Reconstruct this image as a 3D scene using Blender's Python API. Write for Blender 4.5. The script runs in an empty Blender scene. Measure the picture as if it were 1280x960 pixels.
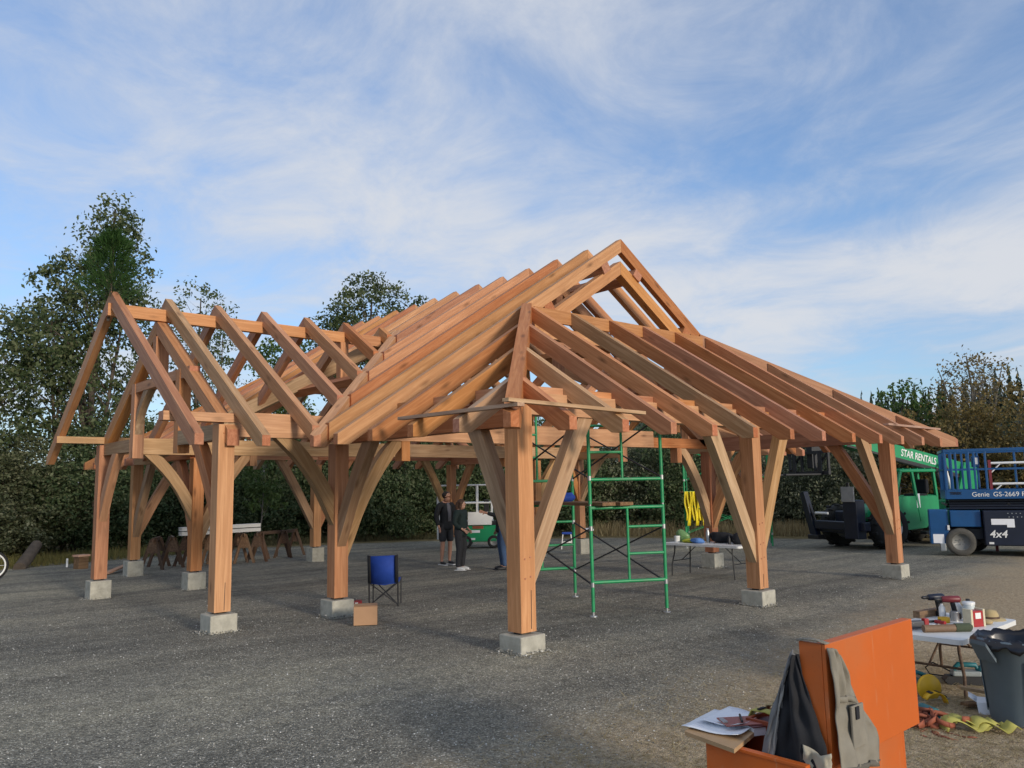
import bpy, math, random
import numpy as np
from mathutils import Vector, Matrix, Quaternion

random.seed(7)
RNG = np.random.default_rng(11)
R = math.radians
scene = bpy.context.scene
COL = scene.collection

# ------------------------------------------------------------------ camera
cam_d = bpy.data.cameras.new("camera")
cam = bpy.data.objects.new("camera", cam_d)
COL.objects.link(cam)
cam_d.sensor_width = 36.0
cam_d.lens = 993.99 / 1280 * 36.0
cam_d.clip_start = 0.05
cam_d.clip_end = 3000
YAW, PITCH, ROLL = 0.84408, 0.125817, -0.019381
fw = Vector((math.cos(PITCH) * math.cos(YAW), math.cos(PITCH) * math.sin(YAW), math.sin(PITCH)))
rt = Vector((math.sin(YAW), -math.cos(YAW), 0))
up = rt.cross(fw)
r2 = rt * math.cos(ROLL) + up * math.sin(ROLL)
u2 = up * math.cos(ROLL) - rt * math.sin(ROLL)
cm = Matrix((r2, u2, -fw)).transposed().to_4x4()
cm.translation = Vector((-5.7109, -6.3387, 1.5138))
cam.matrix_world = cm
scene.camera = cam

# ------------------------------------------------------------------ light
SUN_EL = R(13.5)
SUN_AZ = math.atan2(-1.0, -0.06)          # direction towards the sun, in the XY plane
sun_dir = Vector((math.cos(SUN_AZ) * math.cos(SUN_EL), math.sin(SUN_AZ) * math.cos(SUN_EL), math.sin(SUN_EL)))
sl = bpy.data.lights.new("sun", 'SUN')
sl.energy = 1.6
sl.angle = R(9)
sl.color = (1.0, 0.88, 0.73)
so = bpy.data.objects.new("sun", sl)
COL.objects.link(so)
so.rotation_euler = sun_dir.to_track_quat('Z', 'Y').to_euler()

world = bpy.data.worlds.new("World")
scene.world = world
world.use_nodes = True
wn, wl = world.node_tree.nodes, world.node_tree.links
wn.clear()


def wnode(t, **kw):
    n = wn.new(t)
    for k, v in kw.items():
        setattr(n, k, v)
    return n


sky = wnode('ShaderNodeTexSky', sky_type='NISHITA')
sky.sun_disc = False
sky.sun_elevation = SUN_EL
sky.sun_rotation = math.pi / 2 - SUN_AZ
sky.air_density = 1.0
sky.dust_density = 0.6
sky.ozone_density = 1.6
sky.altitude = 50
bg = wnode('ShaderNodeBackground')
bg.inputs['Strength'].default_value = 0.15
wo = wnode('ShaderNodeOutputWorld')
tc = wnode('ShaderNodeTexCoord')
sep = wnode('ShaderNodeSeparateXYZ')
wl.new(tc.outputs['Generated'], sep.inputs[0])


def wmath(op, a, b=None, clamp=False):
    n = wnode('ShaderNodeMath', operation=op, use_clamp=clamp)
    for i, v in enumerate((a, b)):
        if v is None:
            continue
        if isinstance(v, (int, float)):
            n.inputs[i].default_value = v
        else:
            wl.new(v, n.inputs[i])
    return n.outputs[0]


zc = wmath('ADD', wmath('MAXIMUM', sep.outputs['Z'], 0.0), 0.16)
px = wmath('DIVIDE', sep.outputs['X'], zc)
py = wmath('DIVIDE', sep.outputs['Y'], zc)
comb = wnode('ShaderNodeCombineXYZ')
wl.new(px, comb.inputs[0])
wl.new(py, comb.inputs[1])


def wnoise(scale, rot, sc, detail, rough, dist=0.0, off=(0, 0, 0)):
    m = wnode('ShaderNodeMapping')
    m.inputs['Rotation'].default_value = (0, 0, rot)
    m.inputs['Scale'].default_value = sc
    m.inputs['Location'].default_value = off
    wl.new(comb.outputs[0], m.inputs[0])
    n = wnode('ShaderNodeTexNoise')
    n.inputs['Scale'].default_value = scale
    n.inputs['Detail'].default_value = detail
    n.inputs['Roughness'].default_value = rough
    n.inputs['Distortion'].default_value = dist
    wl.new(m.outputs[0], n.inputs['Vector'])
    return n.outputs['Fac']


CLOUD_OFF = (6.04, 7.3, 0)
c1 = wnoise(0.62, R(30), (1.0, 0.72, 1), 8, 0.52, 0.55, CLOUD_OFF)
c2 = wnoise(2.7, R(-15), (1.0, 0.8, 1), 9, 0.66, 0.6, (1.3, 0.7, 0))
csum = wmath('ADD', wmath('MULTIPLY', c1, 0.68), wmath('MULTIPLY', c2, 0.32))
mr = wnode('ShaderNodeMapRange', interpolation_type='SMOOTHSTEP')
wl.new(csum, mr.inputs['Value'])
mr.inputs['From Min'].default_value = 0.35
mr.inputs['From Max'].default_value = 0.64
cloud_ramp = wnode('ShaderNodeValToRGB')
ce = cloud_ramp.color_ramp.elements
ce[0].position, ce[0].color = 0.0, (0.43, 0.56, 0.80, 1)
ce[1].position, ce[1].color = 1.0, (0.84, 0.87, 0.93, 1)
wl.new(mr.outputs[0], cloud_ramp.inputs[0])
cloud_col = wnode('ShaderNodeVectorMath', operation='SCALE')
wl.new(cloud_ramp.outputs[0], cloud_col.inputs[0])
cloud_col.inputs['Scale'].default_value = 3.3
skyg = wnode('ShaderNodeMix', data_type='RGBA', blend_type='MULTIPLY')
skyg.inputs['Factor'].default_value = 1.0
wl.new(sky.outputs[0], skyg.inputs['A'])
skyg.inputs['B'].default_value = (0.56, 0.70, 0.88, 1)
mx = wnode('ShaderNodeMix', data_type='RGBA')
hz = wmath('POWER', wmath('SUBTRACT', 1.0, wmath('MAXIMUM', sep.outputs['Z'], 0.0), True), 5.0)
veil = wmath('ADD', wmath('MULTIPLY', hz, 0.40), 0.10)
cov = wmath('ADD', wmath('MULTIPLY', mr.outputs[0], wmath('SUBTRACT', 0.97, veil)), veil)
wl.new(cov, mx.inputs['Factor'])
wl.new(skyg.outputs['Result'], mx.inputs['A'])
wl.new(cloud_col.outputs[0], mx.inputs['B'])
wl.new(mx.outputs['Result'], bg.inputs['Color'])
wl.new(bg.outputs[0], wo.inputs['Surface'])

scene.view_settings.view_transform = 'Standard'
scene.view_settings.look = 'None'
scene.view_settings.exposure = 0.74
scene.view_settings.gamma = 1.0
scene.cycles.use_denoising = True
scene.cycles.max_bounces = 6
scene.cycles.transparent_max_bounces = 8


# ------------------------------------------------------------------ helpers
def gz(u, v):
    """height of the ground under (u, v)"""
    return -.2 - .007 * min(max(u, -8), 14) - .016 * min(max(v, 0), 10) + .02 * min(max(v, -8), 0)


class MB:
    """collects geometry for one mesh object"""

    def __init__(self):
        self.v, self.f, self.m, self.s = [], [], [], []

    def add(self, verts, faces, mat=0, smooth=False):
        b = len(self.v)
        self.v.extend(tuple(x) for x in verts)
        for f in faces:
            self.f.append(tuple(i + b for i in f))
            self.m.append(mat)
            self.s.append(smooth)
        return self

    def box(self, x0, x1, y0, y1, z0, z1, mat=0, M=None):
        v = [Vector((x, y, z)) for z in (z0, z1) for y in (y0, y1) for x in (x0, x1)]
        if M is not None:
            v = [M @ p for p in v]
        return self.add(v, [(0, 2, 3, 1), (4, 5, 7, 6), (0, 1, 5, 4), (2, 6, 7, 3), (0, 4, 6, 2), (1, 3, 7, 5)], mat)

    def bar(self, p0, p1, w, h, mat=0, upv=(0, 0, 1)):
        p0, p1 = Vector(p0), Vector(p1)
        x = (p1 - p0).normalized()
        u_ = Vector(upv)
        if abs(x.dot(u_)) > .98:
            u_ = Vector((1, 0, 0))
        y = u_.cross(x).normalized()
        z = x.cross(y)
        M = Matrix((x, y, z)).transposed().to_4x4()
        M.translation = p0
        return self.box(0, (p1 - p0).length, -w / 2, w / 2, -h / 2, h / 2, mat, M)

    def tube(self, pts, r, n=8, mat=0, caps=True, smooth=True, flat=1.0):
        pts = [Vector(p) for p in pts]
        rs = list(r) if hasattr(r, '__len__') else [r] * len(pts)
        ref, verts = None, []
        for i, p in enumerate(pts):
            a = pts[max(i - 1, 0)]
            b = pts[min(i + 1, len(pts) - 1)]
            t = (b - a).normalized()
            if ref is None:
                ref = Vector((0, 0, 1)) if abs(t.z) < .9 else Vector((1, 0, 0))
            x = (ref - t * ref.dot(t)).normalized()
            y = t.cross(x)
            ref = x
            for k in range(n):
                an = 2 * math.pi * k / n
                verts.append(p + (x * math.cos(an) + y * math.sin(an) * flat) * rs[i])
        faces = []
        for i in range(len(pts) - 1):
            for k in range(n):
                k2 = (k + 1) % n
                faces.append((i * n + k, i * n + k2, (i + 1) * n + k2, (i + 1) * n + k))
        self.add(verts, faces, mat, smooth)
        if caps:
            self.add(verts[:n], [tuple(range(n))[::-1]], mat)
            self.add(verts[-n:], [tuple(range(n))], mat)
        return self

    def lathe(self, prof, n=20, c=(0, 0, 0), mat=0, smooth=True, M=None, close=True):
        verts, faces = [], []
        for r_, z in prof:
            for k in range(n):
                a = 2 * math.pi * k / n
                p = Vector((c[0] + r_ * math.cos(a), c[1] + r_ * math.sin(a), c[2] + z))
                verts.append(M @ p if M is not None else p)
        for i in range(len(prof) - 1):
            for k in range(n):
                k2 = (k + 1) % n
                faces.append((i * n + k, i * n + k2, (i + 1) * n + k2, (i + 1) * n + k))
        self.add(verts, faces, mat, smooth)
        if close:
            self.add(verts[:n], [tuple(range(n))[::-1]], mat)
            self.add(verts[-n:], [tuple(range(n))], mat)
        return self

    def ball(self, c, r, n=12, m=8, mat=0, M=None):
        rx, ry, rz = r if hasattr(r, '__len__') else (r, r, r)
        verts, faces = [], []
        for i in range(m + 1):
            th = math.pi * i / m
            for k in range(n):
                a = 2 * math.pi * k / n
                p = Vector((rx * math.sin(th) * math.cos(a), ry * math.sin(th) * math.sin(a), rz * math.cos(th)))
                if M is not None:
                    p = M @ p
                verts.append(p + Vector(c))
        for i in range(m):
            for k in range(n):
                k2 = (k + 1) % n
                faces.append((i * n + k, (i + 1) * n + k, (i + 1) * n + k2, i * n + k2))
        return self.add(verts, faces, mat, True)

    def prism(self, poly, ext, mat=0, mat_side=None):
        """polygon of 3-D points extruded by the vector ext"""
        n = len(poly)
        e = Vector(ext)
        v = [Vector(p) for p in poly] + [Vector(p) + e for p in poly]
        self.add(v, [tuple(range(n))[::-1], tuple(range(n, 2 * n))], mat)
        self.add(v, [(i, (i + 1) % n, (i + 1) % n + n, i + n) for i in range(n)], mat if mat_side is None else mat_side)
        return self

    def sheet(self, grid, mat=0, smooth=True, thick=0.0):
        """grid of 3-D points [rows][cols]"""
        nr, nc = len(grid), len(grid[0])
        v = [p for row in grid for p in row]
        f = [(i * nc + j, i * nc + j + 1, (i + 1) * nc + j + 1, (i + 1) * nc + j) for i in range(nr - 1) for j in range(nc - 1)]
        return self.add(v, f, mat, smooth)

    def build(self, name, mats, parent=None, M=None, bevel=0.0, solid=0.0, weld=False):
        me = bpy.data.meshes.new(name)
        me.from_pydata([tuple(p) for p in self.v], [], self.f)
        me.polygons.foreach_set('material_index', self.m)
        me.polygons.foreach_set('use_smooth', self.s)
        for mt in (mats if isinstance(mats, (list, tuple)) else [mats]):
            me.materials.append(mt)
        me.update()
        o = bpy.data.objects.new(name, me)
        COL.objects.link(o)
        if parent is not None:
            o.parent = parent
        if M is not None:
            o.matrix_local = M
        if solid:
            s_ = o.modifiers.new('solid', 'SOLIDIFY')
            s_.thickness = solid
            s_.offset = 0
        if bevel:
            b = o.modifiers.new('bevel', 'BEVEL')
            b.width = bevel
            b.segments = 2
            b.limit_method = 'ANGLE'
            b.angle_limit = R(40)
        return o


def np_mesh(name, verts, quads, mat, parent=None):
    """large quad mesh from numpy arrays"""
    me = bpy.data.meshes.new(name)
    nv, nf, k = len(verts), len(quads), quads.shape[1]
    me.vertices.add(nv)
    me.vertices.foreach_set('co', verts.astype(np.float32).ravel())
    me.loops.add(nf * k)
    me.loops.foreach_set('vertex_index', quads.astype(np.int32).ravel())
    me.polygons.add(nf)
    me.polygons.foreach_set('loop_start', np.arange(0, nf * k, k, dtype=np.int32))
    me.polygons.foreach_set('loop_total', np.full(nf, k, dtype=np.int32))
    me.materials.append(mat)
    me.update(calc_edges=True)
    o = bpy.data.objects.new(name, me)
    COL.objects.link(o)
    if parent is not None:
        o.parent = parent
    return o


def empty(name, loc, label, cat, rotz=0.0, group=None):
    o = bpy.data.objects.new(name, None)
    o.empty_display_size = .2
    COL.objects.link(o)
    o.location = loc
    o.rotation_euler = (0, 0, rotz)
    tag(o, label, cat, group)
    return o


def tag(o, label=None, cat=None, group=None, kind=None):
    if label:
        o['label'] = label
    if cat:
        o['category'] = cat
    if group:
        o['group'] = group
    if kind:
        o['kind'] = kind
    return o


def copy_tree(o, parent=None):
    c = o.copy()
    COL.objects.link(c)
    if parent is not None:
        ml = o.matrix_local.copy()
        c.parent = parent
        c.matrix_local = ml
    for ch in list(o.children):
        copy_tree(ch, c)
    return c


# ------------------------------------------------------------------ materials
def new_mat(name):
    m = bpy.data.materials.new(name)
    m.use_nodes = True
    nt = m.node_tree
    b = nt.nodes['Principled BSDF']
    return m, nt, b


def mth(nt, op, a, b=None, clamp=False):
    n = nt.nodes.new('ShaderNodeMath')
    n.operation = op
    n.use_clamp = clamp
    for i, v in enumerate((a, b)):
        if v is None:
            continue
        if isinstance(v, (int, float)):
            n.inputs[i].default_value = v
        else:
            nt.links.new(v, n.inputs[i])
    return n.outputs[0]


def ramp(nt, fac, stops):
    n = nt.nodes.new('ShaderNodeValToRGB')
    el = n.color_ramp.elements
    while len(el) > 1:
        el.remove(el[0])
    el[0].position = stops[0][0]
    el[0].color = (*stops[0][1], 1)
    for p, c in stops[1:]:
        e = el.new(p)
        e.color = (*c, 1)
    nt.links.new(fac, n.inputs[0])
    return n.outputs[0]


def noise(nt, vec, scale, detail=4, rough=.55, dist=0.0):
    n = nt.nodes.new('ShaderNodeTexNoise')
    n.inputs['Scale'].default_value = scale
    n.inputs['Detail'].default_value = detail
    n.inputs['Roughness'].default_value = rough
    n.inputs['Distortion'].default_value = dist
    if vec is not None:
        nt.links.new(vec, n.inputs['Vector'])
    return n.outputs['Fac']


def mixc(nt, fac, a, b, mode='MIX'):
    n = nt.nodes.new('ShaderNodeMix')
    n.data_type = 'RGBA'
    n.blend_type = mode
    for key, v in (('Factor', fac), ('A', a), ('B', b)):
        s = [i for i in n.inputs if i.name == key and (i.type == ('VALUE' if key == 'Factor' else 'RGBA'))][0]
        if isinstance(v, (int, float)):
            s.default_value = v
        elif isinstance(v, tuple):
            s.default_value = (*v, 1)
        else:
            nt.links.new(v, s)
    return [o for o in n.outputs if o.type == 'RGBA'][0]


def mapping(nt, src='Object', scale=(1, 1, 1), rand=0.0):
    t = nt.nodes.new('ShaderNodeTexCoord')
    m = nt.nodes.new('ShaderNodeMapping')
    m.inputs['Scale'].default_value = scale
    out = t.outputs[src]
    if rand:
        oi = nt.nodes.new('ShaderNodeObjectInfo')
        va = nt.nodes.new('ShaderNodeVectorMath')
        va.operation = 'ADD'
        nt.links.new(out, va.inputs[0])
        nt.links.new(mth(nt, 'MULTIPLY', oi.outputs['Random'], rand), va.inputs[1])
        out = va.outputs[0]
    nt.links.new(out, m.inputs[0])
    return m.outputs[0]


def bump(nt, b, h, strength=.3, dist=.01):
    n = nt.nodes.new('ShaderNodeBump')
    n.inputs['Strength'].default_value = strength
    n.inputs['Distance'].default_value = dist
    nt.links.new(h, n.inputs['Height'])
    nt.links.new(n.outputs[0], b.inputs['Normal'])


def m_wood(name, light, dark, vary=.35, rough=.62, knots=True):
    m, nt, b = new_mat(name)
    v = mapping(nt, 'Object', (.9, 16, 16), 37.0)
    g = noise(nt, v, 1.6, 6, .6, .6)
    v2 = mapping(nt, 'Object', (.5, 3, 3), 91.0)
    g2 = noise(nt, v2, 1.3, 3, .5)
    c = ramp(nt, g, [(.33, tuple(x * .92 for x in dark)), (.45, dark), (.64, light)])
    c = mixc(nt, mth(nt, 'MULTIPLY', g2, .45), c, tuple(x * .62 for x in dark))
    if knots:
        vk = mapping(nt, 'Object', (2.2, 7, 7), 53.0)
        k = nt.nodes.new('ShaderNodeTexVoronoi')
        k.inputs['Scale'].default_value = .8
        nt.links.new(vk, k.inputs['Vector'])
        k.inputs['Randomness'].default_value = 1.0
        kd = mth(nt, 'SUBTRACT', 1.0, mth(nt, 'MULTIPLY', k.outputs['Distance'], 4.6), True)
        c = mixc(nt, mth(nt, 'MULTIPLY', kd, .75), c, (.085, .035, .014))
    oi = nt.nodes.new('ShaderNodeObjectInfo')
    hsv = nt.nodes.new('ShaderNodeHueSaturation')
    nt.links.new(c, hsv.inputs['Color'])
    nt.links.new(mth(nt, 'ADD', mth(nt, 'MULTIPLY', oi.outputs['Random'], .010), .495), hsv.inputs['Hue'])
    fr = mth(nt, 'FRACT', mth(nt, 'MULTIPLY', oi.outputs['Random'], 7.13))
    nt.links.new(mth(nt, 'ADD', mth(nt, 'MULTIPLY', fr, vary), 1 - vary / 2), hsv.inputs['Value'])
    fr2 = mth(nt, 'FRACT', mth(nt, 'MULTIPLY', oi.outputs['Random'], 13.7))
    nt.links.new(mth(nt, 'ADD', mth(nt, 'MULTIPLY', fr2, .18), .9), hsv.inputs['Saturation'])
    nt.links.new(hsv.outputs[0], b.inputs['Base Color'])
    b.inputs['Roughness'].default_value = rough
    b.inputs['Specular IOR Level'].default_value = .3
    bump(nt, b, g, .25, .004)
    return m


def m_plain(name, col, rough=.5, metal=0.0, var=.18, scale=6.0, bmp=0.0, spec=.5, dirt=None):
    m, nt, b = new_mat(name)
    v = mapping(nt, 'Object', (1, 1, 1), 11.0)
    n = noise(nt, v, scale, 5, .6)
    c = ramp(nt, n, [(.25, tuple(x * (1 - var) for x in col)), (.75, tuple(min(1, x * (1 + var)) for x in col))])
    if dirt:
        n2 = noise(nt, v, scale * .4, 6, .7)
        f = ramp(nt, n2, [(.5, (0, 0, 0)), (.72, (1, 1, 1))])
        c = mixc(nt, mth(nt, 'MULTIPLY', f, .55), c, dirt)
    nt.links.new(c, b.inputs['Base Color'])
    b.inputs['Roughness'].default_value = rough
    b.inputs['Metallic'].default_value = metal
    b.inputs['Specular IOR Level'].default_value = spec
    if bmp:
        bump(nt, b, n, bmp, .01)
    return m


def m_leaf(name, cols, trans=.35):
    m, nt, b = new_mat(name)
    g = nt.nodes.new('ShaderNodeNewGeometry')
    st = [(i / max(1, len(cols) - 1), c) for i, c in enumerate(cols)]
    c = ramp(nt, g.outputs['Random Per Island'], st)
    nt.links.new(c, b.inputs['Base Color'])
    b.inputs['Roughness'].default_value = .6
    b.inputs['Specular IOR Level'].default_value = .25
    t = nt.nodes.new('ShaderNodeBsdfTranslucent')
    nt.links.new(c, t.inputs['Color'])
    mx_ = nt.nodes.new('ShaderNodeMixShader')
    mx_.inputs[0].default_value = trans
    out = nt.nodes['Material Output']
    nt.links.new(b.outputs[0], mx_.inputs[1])
    nt.links.new(t.outputs[0], mx_.inputs[2])
    nt.links.new(mx_.outputs[0], out.inputs['Surface'])
    return m


FIR = m_wood('fir_timber', (.65, .325, .15), (.51, .232, .098), .24)
FIR_RED = m_wood('red_fir_timber', (.57, .258, .122), (.43, .172, .076), .24)
FIR_PALE = m_wood('pale_fir_timber', (.61, .39, .215), (.47, .275, .135), .2)
FIR_GREY = m_wood('grey_fir_timber', (.47, .30, .17), (.34, .20, .105), .2)
END = m_wood('end_grain', (.56, .235, .12), (.43, .16, .075), .25, knots=False)
BOARD = m_wood('raw_board', (.62, .40, .27), (.47, .27, .18), .2)
OLDWOOD = m_wood('weathered_wood', (.17, .10, .062), (.09, .052, .032), .3)
OLDWOOD2 = m_wood('sawhorse_wood', (.30, .18, .10), (.17, .095, .05), .3)
CONCRETE = m_plain('cast_concrete', (.42, .40, .335), .88, 0, .22, 11, .6, .2, (.22, .21, .17))
STEEL = m_plain('dark_steel', (.03, .03, .032), .5, .3, .2)
GALV = m_plain('galvanised_steel', (.42, .43, .43), .42, .8, .15)
GREEN_TUBE = m_plain('green_tube_paint', (.014, .28, .10), .42, 0, .22, 12, 0, .5, (.10, .16, .10))
BRACE_DARK = m_plain('dark_cross_brace', (.045, .045, .045), .5, .5, .3)
WHITE_PL = m_plain('white_plastic', (.72, .72, .70), .45, 0, .05, 5)
BLACK_PL = m_plain('black_plastic', (.018, .018, .02), .5, 0, .2)
BLUE_CLOTH = m_plain('blue_canvas', (.012, .055, .33), .75, 0, .22, 4, .3)
CARD = m_plain('cardboard', (.40, .23, .125), .8, 0, .08, 6)
RED_PL = m_plain('red_plastic', (.34, .012, .016), .45, 0, .2)
TUB_GREY = m_plain('grey_bin_plastic', (.115, .150, .175), .55, 0, .12, 3, .1)
BINBAG = m_plain('black_liner', (.008, .008, .012), .28, 0, .3)
ORANGE = m_plain('orange_box_paint', (.56, .118, .017), .5, 0, .07, 2.5, .05, .4, (.45, .16, .06))
_m, _nt, _b = ORANGE, ORANGE.node_tree, ORANGE.node_tree.nodes['Principled BSDF']
_src = _b.inputs['Base Color'].links[0].from_socket
_v = mapping(_nt, 'Object', (26, 26, 2.2))
_n = noise(_nt, _v, 1.0, 4, .6, .3)
_v2 = mapping(_nt, 'Object', (1, 1, 1))
_n2 = noise(_nt, _v2, 4.5, 3, .6)
_f = mth(_nt, 'MULTIPLY', ramp(_nt, _n, [(.58, (0, 0, 0)), (.72, (1, 1, 1))]), ramp(_nt, _n2, [(.48, (0, 0, 0)), (.62, (1, 1, 1))]))
_c = mixc(_nt, mth(_nt, 'MULTIPLY', _f, .5), _src, (.50, .27, .15))
_n3 = noise(_nt, _v2, 38, 5, .75)
_f3 = mth(_nt, 'MULTIPLY', ramp(_nt, _n3, [(.63, (0, 0, 0)), (.70, (1, 1, 1))]), ramp(_nt, _n2, [(.35, (1, 1, 1)), (.55, (0, 0, 0))]))
_c = mixc(_nt, mth(_nt, 'MULTIPLY', _f3, .55), _c, (.16, .06, .03))
_nt.links.new(_c, _b.inputs['Base Color'])
ORANGE_IN = m_plain('orange_box_inside', (.30, .055, .015), .55, 0, .15, 4)
YELLOW = m_plain('yellow_webbing', (.78, .62, .012), .65, 0, .12, 8)
YELLOW_PL = m_plain('yellow_plastic', (.70, .40, .012), .5, 0, .1)
OLIVE_STRAP = m_plain('olive_webbing', (.40, .37, .085), .75, 0, .2, 7)
RED_STRAP = m_plain('red_webbing', (.27, .075, .038), .75, 0, .25, 7)
TEAL = m_plain('teal_tool_body', (.012, .13, .15), .45, 0, .15)
PAPER = m_plain('paper', (.80, .81, .84), .8, 0, .03, 9)
TAN = m_plain('tan_canvas', (.42, .32, .16), .85, 0, .15, 8)
KHAKI = m_plain('khaki_vest_cloth', (.225, .205, .165), .9, 0, .14, 14, .3)
BLACK_CLOTH = m_plain('black_cloth', (.012, .013, .017), .9, 0, .25, 12, .3)
PLY = m_plain('plywood_offcut', (.42, .27, .14), .7, 0, .14, 8)
SKIN = m_plain('skin', (.42, .22, .15), .55, 0, .1)
RUBBER = m_plain('tyre_rubber', (.018, .018, .017), .85, 0, .3, 18, .3)
RUBBER_GREY = m_plain('dusty_tyre_rubber', (.085, .08, .07), .9, 0, .25, 14, .3)
BLUE_PAINT = m_plain('blue_machine_paint', (.008, .075, .22), .4, 0, .14, 4, 0, .5, (.03, .07, .16))
NAVY = m_plain('navy_machine_paint', (.006, .010, .026), .42, 0, .2)
GREEN_PAINT = m_plain('green_machine_paint', (.010, .27, .105), .38, 0, .1, 3, 0, .5, (.02, .15, .07))
WHITE_PAINT = m_plain('white_paint', (.78, .78, .76), .45, 0, .05)
RIM_GREY = m_plain('rim_grey', (.20, .20, .19), .5, .2, .15)
GLASS_D, _nt, _b = new_mat('cab_glass')
_b.inputs['Base Color'].default_value = (.02, .03, .025, 1)
_b.inputs['Roughness'].default_value = .08
_b.inputs['Transmission Weight'].default_value = .85
BARK = m_plain('bark', (.085, .065, .048), .9, 0, .35, 7, .6)


# ------------------------------------------------------------------ ground
def m_gravel():
    m, nt, b = new_mat('gravel')
    t = nt.nodes.new('ShaderNodeTexCoord')
    P = t.outputs['Object']
    vo = nt.nodes.new('ShaderNodeTexVoronoi')
    vo.inputs['Scale'].default_value = 88
    nt.links.new(P, vo.inputs['Vector'])
    vo2 = nt.nodes.new('ShaderNodeTexVoronoi')
    vo2.inputs['Scale'].default_value = 34
    nt.links.new(P, vo2.inputs['Vector'])
    sp = nt.nodes.new('ShaderNodeSeparateColor')
    nt.links.new(vo.outputs['Color'], sp.inputs[0])
    c = ramp(nt, sp.outputs[0], [(0, (.118, .113, .095)), (.4, (.208, .200, .167)), (.78, (.295, .282, .233)), (.94, (.40, .38, .315)), (1, (.66, .63, .55))])
    big = noise(nt, P, .35, 5, .6, .3)
    c = mixc(nt, 1.0, c, ramp(nt, big, [(.3, (.74, .75, .78)), (.7, (1.22, 1.19, 1.12))]), 'MULTIPLY')
    mt = nt.nodes.new('ShaderNodeMapping')
    mt.inputs['Rotation'].default_value = (0, 0, .62)
    mt.inputs['Scale'].default_value = (.16, 1.5, 1)
    nt.links.new(P, mt.inputs[0])
    trk = noise(nt, mt.outputs[0], .8, 4, .55, .5)
    c = mixc(nt, 1.0, c, ramp(nt, trk, [(.34, (.72, .72, .73)), (.5, (1.0, 1.0, 1.0)), (.66, (1.25, 1.23, 1.17))]), 'MULTIPLY')
    fine = noise(nt, P, 7, 4, .7)
    c = mixc(nt, 1.0, c, ramp(nt, fine, [(.3, (.72, .72, .72)), (.7, (1.25, 1.23, 1.2))]), 'MULTIPLY')
    # worn brown ground and straw where the pad ends, right and beyond
    sx = nt.nodes.new('ShaderNodeSeparateXYZ')
    nt.links.new(P, sx.inputs[0])
    edge = noise(nt, P, .9, 6, .65, .4)
    # line v = -2.75 - ... : near-right corner of the yard
    d = mth(nt, 'SUBTRACT', mth(nt, 'SUBTRACT', mth(nt, 'MULTIPLY', sx.outputs['X'], .13), 2.62), sx.outputs['Y'])
    d = mth(nt, 'ADD', d, mth(nt, 'MULTIPLY', mth(nt, 'SUBTRACT', edge, .5), 2.2))
    fac = nt.nodes.new('ShaderNodeMapRange')
    fac.interpolation_type = 'SMOOTHSTEP'
    nt.links.new(d, fac.inputs['Value'])
    fac.inputs['From Min'].default_value = -1.25
    fac.inputs['From Max'].default_value = .4
    soil = ramp(nt, noise(nt, P, 24, 6, .7), [(.25, (.20, .15, .098)), (.5, (.41, .32, .205)), (.75, (.62, .50, .34))])
    c = mixc(nt, fac.outputs[0], c, soil)
    # field beyond the pad
    ln = nt.nodes.new('ShaderNodeVectorMath')
    ln.operation = 'DISTANCE'
    nt.links.new(P, ln.inputs[0])
    ln.inputs[1].default_value = (4.0, 4.0, 0)
    f2 = nt.nodes.new('ShaderNodeMapRange')
    f2.interpolation_type = 'SMOOTHSTEP'
    nt.links.new(mth(nt, 'ADD', ln.outputs['Value'], mth(nt, 'MULTIPLY', edge, 1.4)), f2.inputs['Value'])
    f2.inputs['From Min'].default_value = 15.5
    f2.inputs['From Max'].default_value = 16.3
    field = ramp(nt, noise(nt, P, 3, 5, .7), [(.3, (.11, .09, .04)), (.55, (.22, .17, .08)), (.8, (.12, .13, .04))])
    c = mixc(nt, f2.outputs[0], c, field)
    nt.links.new(c, b.inputs['Base Color'])
    b.inputs['Roughness'].default_value = .92
    b.inputs['Specular IOR Level'].default_value = .2
    h = mth(nt, 'ADD', mth(nt, 'MULTIPLY', vo.outputs['Distance'], -.6), mth(nt, 'MULTIPLY', vo2.outputs['Distance'], -.5))
    h = mth(nt, 'ADD', h, mth(nt, 'MULTIPLY', fine, .8))
    bump(nt, b, h, .9, .02)
    return m


GRAVEL = m_gravel()
xs = np.unique(np.concatenate([np.linspace(-14, 26, 101), np.linspace(-14, -700, 8), np.linspace(26, 700, 8)]))
gx, gy = np.meshgrid(xs, xs)
gzv = np.vectorize(gz)(gx, gy)
gzv = gzv + .012 * np.sin(gx * 1.7 + gy * .6) * np.cos(gy * 1.1 - gx * .4)
n_ = len(xs)
ii = np.arange(n_ * n_).reshape(n_, n_)
q_ = np.stack([ii[:-1, :-1], ii[:-1, 1:], ii[1:, 1:], ii[1:, :-1]], -1).reshape(-1, 4)
ground = np_mesh('ground', np.stack([gx, gy, gzv], -1).reshape(-1, 3), q_, GRAVEL)
tag(ground, kind='structure')


# ------------------------------------------------------------------ timber frame pavilion
E_, SL, OV, TH, TAIL, RW = 2.17, .645, .9, .23, .13, .105
S_, V1, V2, V3, UG = 4.5, 3.85, 9.33, 13.06, 1.67
VM = (V1 + V2) / 2
HG = 3.715                                   # half width of the cross gable, eave tip to ridge
PW = .21
G1, G2 = 2.27, 10.85                         # planes of the two gablets
pav = empty('timber_frame_pavilion', (0, 0, 0),
            'unfinished open pavilion of fresh reddish timbers with bare rafters, standing on concrete blocks', 'pavilion')


def rz(d):
    return E_ + SL * d


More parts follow.
